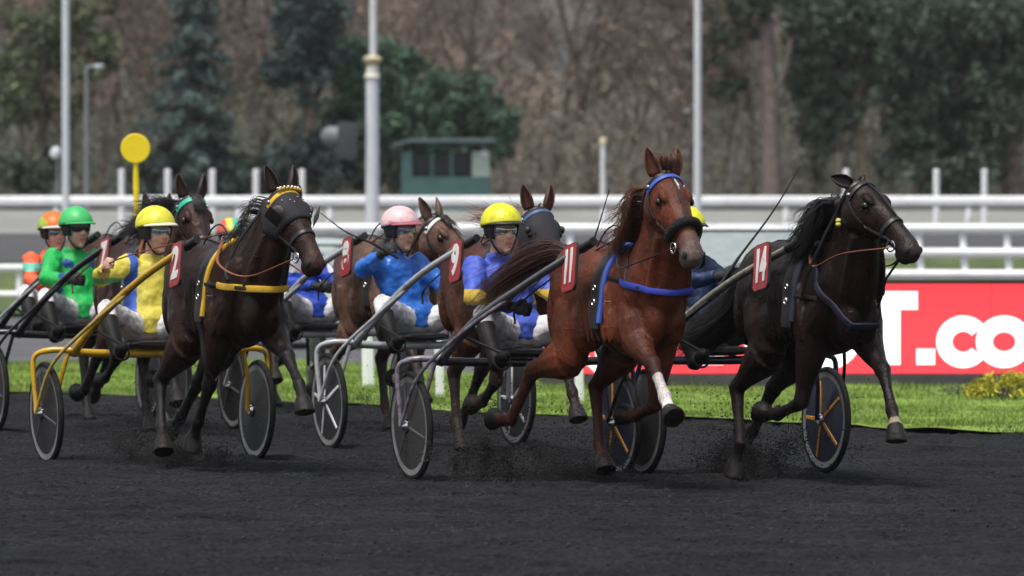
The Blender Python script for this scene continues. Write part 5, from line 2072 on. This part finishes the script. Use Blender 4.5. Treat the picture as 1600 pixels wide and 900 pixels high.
TROT0 = None
TROT1 = {'RF': ((52, 40, 30, 25), 0), 'LH': ((34, -48, 12, 35, 25), 0), 'LF': ((-12, -72, -88, -104), 0), 'RH': ((4, -62, -46, -70, -80), 2)}
TROT2 = {'LF': ((52, 40, 30, 25), 0), 'RH': ((34, -48, 12, 35, 25), 2), 'RF': ((-14, -60, -80, -96), 0), 'LH': ((2, -58, -44, -60, -70), 0)}
STANCE = {'RF': ((-25, -32, -34, -15), 2), 'LH': ((2, -56, -44, -58, -66), -4), 'LF': ((60, 48, 38, 18), -2), 'RH': ((28, -52, 26, 48, 26), 8)}

HD = 22.0


def rig(cx, cy, heading, fwd=1.70):
    """sulky axle centre -> horse origin (saddle)"""
    return (cx + fwd * math.sin(R(heading)), cy - fwd * math.cos(R(heading)))


ONLY = None
AX = {'A': (-3.80, 53.2), 'B': (-3.44, 50.6), 'C': (-2.53, 44.1), 'D': (-2.52, 57.0), 'E': (-1.56, 51.0), 'F': (-.66, 46.8), 'G': (.11, 41.5), 'H': (1.415, 42.1)}
HDG = {'A': 22, 'B': 22, 'C': 22, 'D': 13, 'E': 22, 'F': 22, 'G': 22, 'H': 23}
HP = {k: rig(*AX[k], HDG[k]) for k in AX}
HP['H'] = (HP['H'][0] - .09, HP['H'][1])


# --- chestnut number 11
horse('trotting_horse', 'bright chestnut horse number 11 with a white sock and blue chest strap', HP['G'], HDG['G'],
      {'RF': ((66, 50, 48, 56), 5), 'LF': ((-11, -76, -86, -105), -1), 'LH': ((30, -56, 20, 45, 30), -6), 'RH': ((-2, -76, -34, -88, -100), 12)},
      (.80, -.10, 1.965), 4, 49, (.105, .026, .011), (.085, .026, .011),
      dict(path=[(-.86, 0, 1.46), (-1.02, -.05, 1.50), (-1.22, -.18, 1.42), (-1.42, -.33, 1.25), (-1.57, -.46, 1.04)], n=330, spread=.105, col=(.040, .014, .009)),
      dict(browband=C_BLUE2, collar=dict(mat=C_BLUE, ext=58, w=.040, tilt=-.16, z=1.345), pad=C_BLUE2, sheepskin=True, number='11', reins=M_BLACK),
      leg_dark=(.045, .013, .008), socks={'RF': (1.42, (.62, .57, .54))}, blaze=True, mane=dict(side=-1, length=.20, topknot=True, fly=.2), muzzle=(.20, .155, .145))
sulky('racing_sulky', 'black sulky with pink striped stay and grey disc wheels behind the chestnut horse', AX['G'], HDG['G'], 1.66, P_GUN, P_STRIPE, D_GREY, None, P_STRIPE, bar=P_BLK)


def silk_G(x, y, z):
    if z < 1.255 and z > 1.15 and abs(y) > .10:
        return (.62, .42, .05)
    if z < 1.15 and y < -.2:
        return (.05, .035, .26)
    return (.055, .10, .50)


driver('person', 'driver in blue and yellow silks and yellow helmet behind the chestnut horse', AX['G'], HDG['G'], silk_G, (.72, .70, .02), head_yaw=6, lean=.02, tilt=-.11,
       lens=mat('lens_silver', (.55, .55, .55), .1, metal=.9), hand_r=(.30, -.22, 1.14), trousers=dirt_white('g'), dz=.015)

# --- dark bay number 14
horse('trotting_horse', 'nearly black horse number 14 with flying mane, rightmost of the field', HP['H'], HDG['H'],
      {'RF': ((-12, -74, -90, -104), 8), 'LF': ((58, 36, 34, 10), -6), 'LH': ((2, -57, -42, -46, -28), -5), 'RH': ((20, -56, 22, -16, -8), 8)},
      (.77, -.10, 1.915), 21, 39, (.0135, .0063, .0046), (.010, .008, .008),
      dict(path=[(-.87, 0, 1.40), (-1.0, -.02, 1.28), (-1.14, -.12, 1.08), (-1.34, -.26, .93), (-1.62, -.36, .84)], n=300, spread=.13, col=(.008, .007, .007)),
      dict(collar=dict(mat=C_NAVY, ext=80, w=.05, tilt=.02, vee=True), pad=C_NAVY, number='14', ear=dict(back=.65, splay=.5, len=.14), pompom=mat('tag_yellow', (.65, .58, .12), .6), tie=True, rein_sag=-.02),
      leg_dark=(.0105, .0075, .0066), mane=dict(side=-1, fly=.26, length=.30, n=320, forelock=False), rough=.36, head_scale=1.05, socks={'LF': (2.55, (.30, .25, .17))},
      muzzle=(.035, .026, .024))
sulky('racing_sulky', 'cream and grey shafted sulky with navy wheels and orange spokes', AX['H'], HDG['H'], 1.54, P_CREAM, P_NAVY, D_NAVY, S_ORG, P_BLK, bar=P_NAVY)
driver('person', 'driver in plain navy jacket and yellow helmet behind the nearly black horse', AX['H'], HDG['H'], plain((.012, .028, .085)), (.72, .70, .02), head_yaw=4, tilt=-.19,
       trousers=mat('trousers_dark', (.030, .030, .036), .5, var=.3), hand_l=(.34, .20, 1.14), hand_r=(.34, -.16, 1.34))

# --- bay number 2
horse('trotting_horse', 'dark bay horse number 2 in a black studded hood with yellow straps', HP['C'], HDG['C'],
      {'RF': ((-27, -35, -38, -18), 4), 'LF': ((64, 54, 41, 18), -2), 'LH': ((-5, -56, -49, -61, -70), -6), 'RH': ((26, -54, 34, 52, 28), 12)},
      (.84, .06, 1.875), 12, 47, (.0200, .0078, .0050), (.012, .009, .008),
      dict(path=[(-.88, 0, 1.38), (-.99, .02, 1.25), (-1.06, .04, 1.0), (-1.16, .05, .72)], n=160, spread=.09, col=(.010, .008, .008)),
      dict(browband=C_YELL, bb_w=.036, collar=dict(mat=C_YELL, ext=72, w=.046, tilt=-.05, z=1.275), pad=C_YELL, hood=(-.005, .27), cups=True, poll_beads=True, number='2', rein_sag=.10,
           overcheck=False), leg_dark=(.0085, .0068, .0062), mane=dict(side=1, fly=.0, length=.16, forelock=False), muzzle=(.05, .025, .02), rough=.36)
sulky('racing_sulky', 'sulky with yellow painted frame and dark disc wheels', AX['C'], HDG['C'], 1.56, P_YEL, P_YEL, D_DARK, None, paint('yellow_worn', (.46, .34, .10)))


def silk_C(x, y, z):
    if abs(y + .105 + (z - 1.2) * -.12) < .036 and x > -.30:
        return (.05, .12, .50)
    if z > 1.26 and z < 1.30 and y < -.17:
        return (.05, .36, .12)
    return (.62, .53, .075)


driver('person', 'driver in pale yellow jacket with blue stripe and yellow helmet', AX['C'], HDG['C'], silk_C, (.72, .68, .04), head_yaw=16, lean=-.01, tilt=.085, hand_r=(.22, -.42, 1.38), peak=(.7, .68, .5),
       trousers=dirt_white('c'), lens=mat('lens_blue', (.35, .48, .58), .12, metal=.8), gloves=False)

# --- number 9
horse('trotting_horse', 'reddish brown horse number 9 in plain dark hood with blue browband', HP['F'], HDG['F'], TROT2, (.80, -.10, 1.755), 2, 54, (.075, .025, .013), (.20, .075, .035),
      dict(path=[(-.88, 0, 1.38), (-.98, .0, 1.25), (-1.06, .02, 1.0), (-1.14, .03, .70)], n=140, spread=.08, col=(.03, .012, .008)),
      dict(browband=C_STEELB, hood=(-.005, .36), number='9', collar=dict(mat=C_NAVY, ext=60), reins=M_BLACK, overcheck=False), leg_dark=(.022, .013, .011),
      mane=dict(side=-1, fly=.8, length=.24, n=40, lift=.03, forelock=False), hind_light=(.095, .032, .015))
sulky('racing_sulky', 'silver sulky with white spoked wheels carrying the pink helmeted driver', AX['F'], HDG['F'], 1.50, P_SIL, P_SIL, D_DARK, S_WHT, P_SIL)
driver('person', 'driver in bright blue jacket and pink helmet raising a whip hand', AX['F'], HDG['F'], plain((.020, .13, .50)), None,
       helmet_fn=lambda a, b, c: (.62, .20, .26) if (c < .085 and a > .0) else (.74, .50, .52), head_yaw=22, lean=-.04, tilt=-.15, hand_r=(.10, -.36, 1.46), peak=(.45, .10, .16), head_tilt=.02,
       trousers=dirt_white('f'), rough=.3)

# --- number 8
horse('trotting_horse', 'grey brown horse number 8 with white browband, seen behind the silver sulky', HP['E'], HDG['E'], TROT1, (.86, .0, 1.68), 30, 42, (.115, .062, .042), (.02, .014, .012),
      dict(path=[(-.88, 0, 1.38), (-.98, .0, 1.25), (-1.06, .02, 1.0), (-1.14, .03, .70)], n=120, spread=.08, col=(.012, .010, .010)),
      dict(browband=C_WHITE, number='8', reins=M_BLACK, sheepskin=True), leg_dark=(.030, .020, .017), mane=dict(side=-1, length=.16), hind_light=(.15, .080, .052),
      socks={'LF': (2.0, (.55, .5, .47))})
sulky('racing_sulky', 'plain grey metal sulky half hidden behind the dark bay horse', AX['E'], HDG['E'], 1.50, P_SIL, P_BLK, D_DARK, None, P_SIL)
driver('person', 'driver in deep blue and white silks hidden behind the hooded horse', AX['E'], HDG['E'], lambda x, y, z: (.60, .60, .64) if z > 1.27 and abs(y) > .09 else (.010, .050, .40), (.05, .15, .5),
       trousers=dirt_white('e'), tilt=-.20)

# --- green driver
horse('trotting_horse', 'dark brown horse with turquoise browband and small white star', HP['B'], HDG['B'], TROT1, (.86, .02, 1.85), 4, 56, (.040, .018, .013), (.008, .007, .007),
      dict(path=[(-.88, 0, 1.38), (-.98, .0, 1.25), (-1.06, .02, 1.0), (-1.14, .03, .70)], n=120, spread=.08, col=(.010, .008, .008)),
      dict(browband=C_TURQ, bb_w=.045, number='7', collar=dict(mat=C_NAVY, ext=60)), leg_dark=(.012, .010, .010), mane=dict(side=-1, fly=.65, length=.24, n=220), blaze=True,
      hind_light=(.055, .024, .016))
sulky('racing_sulky', 'black sulky with glossy shafts carrying the driver in green', AX['B'], HDG['B'], 1.54, P_BLK, P_BLK, D_DARK, None, P_BLK)


def silk_B(x, y, z):
    q = math.sin(x * 31 + 1) + math.sin(y * 29 + z * 17) + math.sin(z * 33 - x * 9)
    return (.012, .06, .24) if q > 1.75 else (.015, .42, .085)


driver('person', 'driver in green jacket with navy stars and green helmet', AX['B'], HDG['B'], silk_B, (.05, .50, .13), head_yaw=14, tilt=-.02, peak=(.03, .36, .10), trousers=dirt_white('b'),
       hand_r=(.34, -.22, 1.22), lens=mat('lens_dark', (.03, .03, .035), .08, metal=.3))

# --- orange driver, behind
horse('trotting_horse', 'brown horse mostly hidden behind the turquoise browband horse, only an ear showing', HP['A'], HDG['A'], TROT2, (.84, -.02, 1.71), 0, 50, (.060, .024, .015), (.01, .008, .008), None,
      dict(number=None), leg_dark=(.012, .010, .010), voxel=.018, mane=dict(n=60))
sulky('racing_sulky', 'black sulky at the edge carrying the driver in orange', AX['A'], HDG['A'], 1.54, P_BLK, P_BLK, D_DARK, None, P_SIL)


def silk_A(x, y, z):
    if abs(z - 1.295) < .035 and abs(y) > .13:
        return (.15, .52, .40)
    return (.74, .12, .045)


driver('person', 'driver in orange jacket with mint armband and orange helmet', AX['A'], HDG['A'], silk_A, None, helmet_fn=lambda a, b, c: (.80, .17, .015) if b > -.105 else (.35, .50, .06), head_yaw=8, tilt=-.03,
       peak=(.75, .7, .66), trousers=dirt_white('a2'), dz=-.04)

# --- driver with the many coloured cap, far behind
horse('trotting_horse', 'horse hidden behind the hooded dark bay in the third row', HP['D'], HDG['D'], TROT1, (.84, .0, 1.80), 0, 50, (.040, .018, .013), (.01, .008, .008), None,
      dict(number=None), leg_dark=(.012, .010, .010), voxel=.018, mane=dict(n=40))
sulky('racing_sulky', 'sulky of the third row hidden behind the dark bay horse', AX['D'], HDG['D'], 1.5, P_BLK, P_BLK, D_DARK, None, P_BLK)
driver('person', 'driver with red, yellow, green and blue striped helmet in the third row', AX['D'], HDG['D'], plain((.02, .10, .35)), None,
       helmet_fn=lambda a, b, c: [(.55, .10, .06), (.72, .60, .04), (.10, .50, .30), (.05, .15, .50)][int((b + .12) / .06) % 4], dz=-.10)

# whips ------------------------------------------------------------------
M_WHIP = mat('whip', (.012, .012, .012), .4)


def whip(label, key, hand, tip):
    rz = R(HDG[key] - 90)
    o = thing('driving_whip', (AX[key][0], AX[key][1], 0), rz, label, 'whip', 'driving whips')
    a, b = Vector(hand), Vector(tip)
    dr = (b - a).normalized()
    g = MB().tube([a - dr * .12, a + dr * .10], .011, 8).build('grip', M_WHIP, o)
    bow = a.lerp(b, .6) + Vector((0, 0, -.03))
    MB().tube(spline([a + dr * .10, bow, b], 16), [.0085 - .0055 * i / 15 for i in range(16)], 6).build('lash', M_WHIP, o)


whip('thin black whip slanting up from the hand of the pink helmeted driver', 'F', (.18, -.38, 1.48), (.10, -.86, 1.76))
whip('thin black whip rising from the navy jacketed driver', 'H', (.42, -.14, 1.38), (.60, .29, 2.07))
whip('thin black whip rising behind the mane of the chestnut horse', 'G', (.42, .14, 1.20), (.90, .20, 1.91))

# reins from saddle to drivers' hands ---------------------------------------
HANDS = {'C': ((.30, -.43, 1.40), (.40, .14, 1.17)), 'G': ((.36, -.22, 1.15), (.40, .14, 1.17)), 'H': ((.40, -.14, 1.17), (.40, .20, 1.15)), 'F': ((.40, -.14, 1.2), (.40, .14, 1.17)),
         'B': ((.40, -.22, 1.23), (.40, .14, 1.17)), 'E': ((.40, -.14, 1.17), (.40, .14, 1.17))}
for k, hh in HANDS.items():
    o = thing('driving_reins', (AX[k][0], AX[k][1], 0), R(HDG[k] - 90), {'C': 'pale leather driving reins held by the yellow jacketed driver', 'G': 'driving reins along the back of the chestnut horse',
              'H': 'driving reins held by the navy jacketed driver', 'F': 'driving reins of the pink helmeted driver', 'B': 'driving reins held by the green jacketed driver',
              'E': 'driving reins over the back of the grey brown horse'}[k], 'reins', 'driving reins')
    for s, h in zip((-1, 1), hh):
        e = Vector((1.76, s * .07, 1.62))
        a = Vector(h)
        MB().tube(spline([a + Vector((-.06, 0, -.12)), a, a.lerp(e, .45) + Vector((0, s * .02, .02)), e], 18), .008, 6, flat=.5).build('rein', M_BROWNL if k in 'CB' else M_BLACK, o)

# ------------------------------------------------------------------ cinders thrown up by hooves and wheels
_r = np.random.RandomState(77)
P, S = [], []


def burst(px, py, gy, n, sx, sz, sy=.25, smax=.0075, up=.10):
    """spray of lumps round a pixel column at ground row gy"""
    Y = FPX * CAM_H / (gy - HORIZON)
    q = at(px, py, Y)
    for c in range(14):                                   # clumps inside the spray
        cx, cy, cz = q.x + _r.randn() * sx * .8, Y + _r.randn() * sy, abs(_r.randn()) * sz * .9 + .01
        tight = _r.uniform(.02, .055)
        for _ in range(int(n * 4.2 / 14)):
            loose = 1 if _r.rand() < .72 else 4.5
            P.append(np.array((cx + _r.randn() * tight * loose, cy + _r.randn() * tight * loose, max(cz + _r.randn() * tight * loose * 1.3, .008))))
            S.append(.0028 + (smax - .0028) * _r.rand() ** 2.4)


for px, gy, n, sx, sz in ((240, 728, 1500, .20, .13), (295, 730, 1500, .16, .09), (200, 715, 500, .18, .12), (760, 748, 1400, .16, .16), (820, 752, 1100, .22, .11), (890, 755, 1300, .17, .13), (940, 752, 900, .14, .12),
                          (1140, 745, 1700, .13, .13), (1185, 748, 1200, .17, .15), (1210, 745, 400, .25, .20), (560, 690, 350, .25, .14), (640, 690, 300, .25, .12), (140, 690, 350, .2, .1), (500, 700, 250, .3, .16), (760, 690, 400, .2, .12)):
    burst(px, gy, gy, n, sx, sz)
for _ in range(900):      # stray specks higher up
    px = _r.uniform(100, 1350)
    gy = _r.uniform(690, 760)
    Y = FPX * CAM_H / (gy - HORIZON)
    P.append(np.array(((px - 800) / FPX * Y, Y, _r.rand() ** 2 * .85 + .02)))
    S.append(.002 + .006 * _r.rand() ** 3)
V_, F_ = lumps(np.array(P), np.array(S), 5)
tag(link('flying_cinders', fast_mesh('flying_cinders', V_, F_, M_LUMP)), 'black cinders thrown up in sprays behind the hooves', 'cinders', kind='stuff')


# ------------------------------------------------------------------ damp winter air
hm = bpy.data.materials.new('haze')
hm.use_nodes = True
hm.node_tree.nodes.clear()
pv = hm.node_tree.nodes.new('ShaderNodeVolumePrincipled')
pv.inputs['Color'].default_value = (.90, .92, .95, 1)
pv.inputs['Density'].default_value = .00014
pv.inputs['Anisotropy'].default_value = .2
mo = hm.node_tree.nodes.new('ShaderNodeOutputMaterial')
hm.node_tree.links.new(pv.outputs[0], mo.inputs['Volume'])
hz = MB().box((0, 745, 7.5), (1440, 1550, 18)).build('haze', hm, smooth=False)
tag(hz, 'thin damp winter haze over the racecourse', 'haze', kind='stuff')
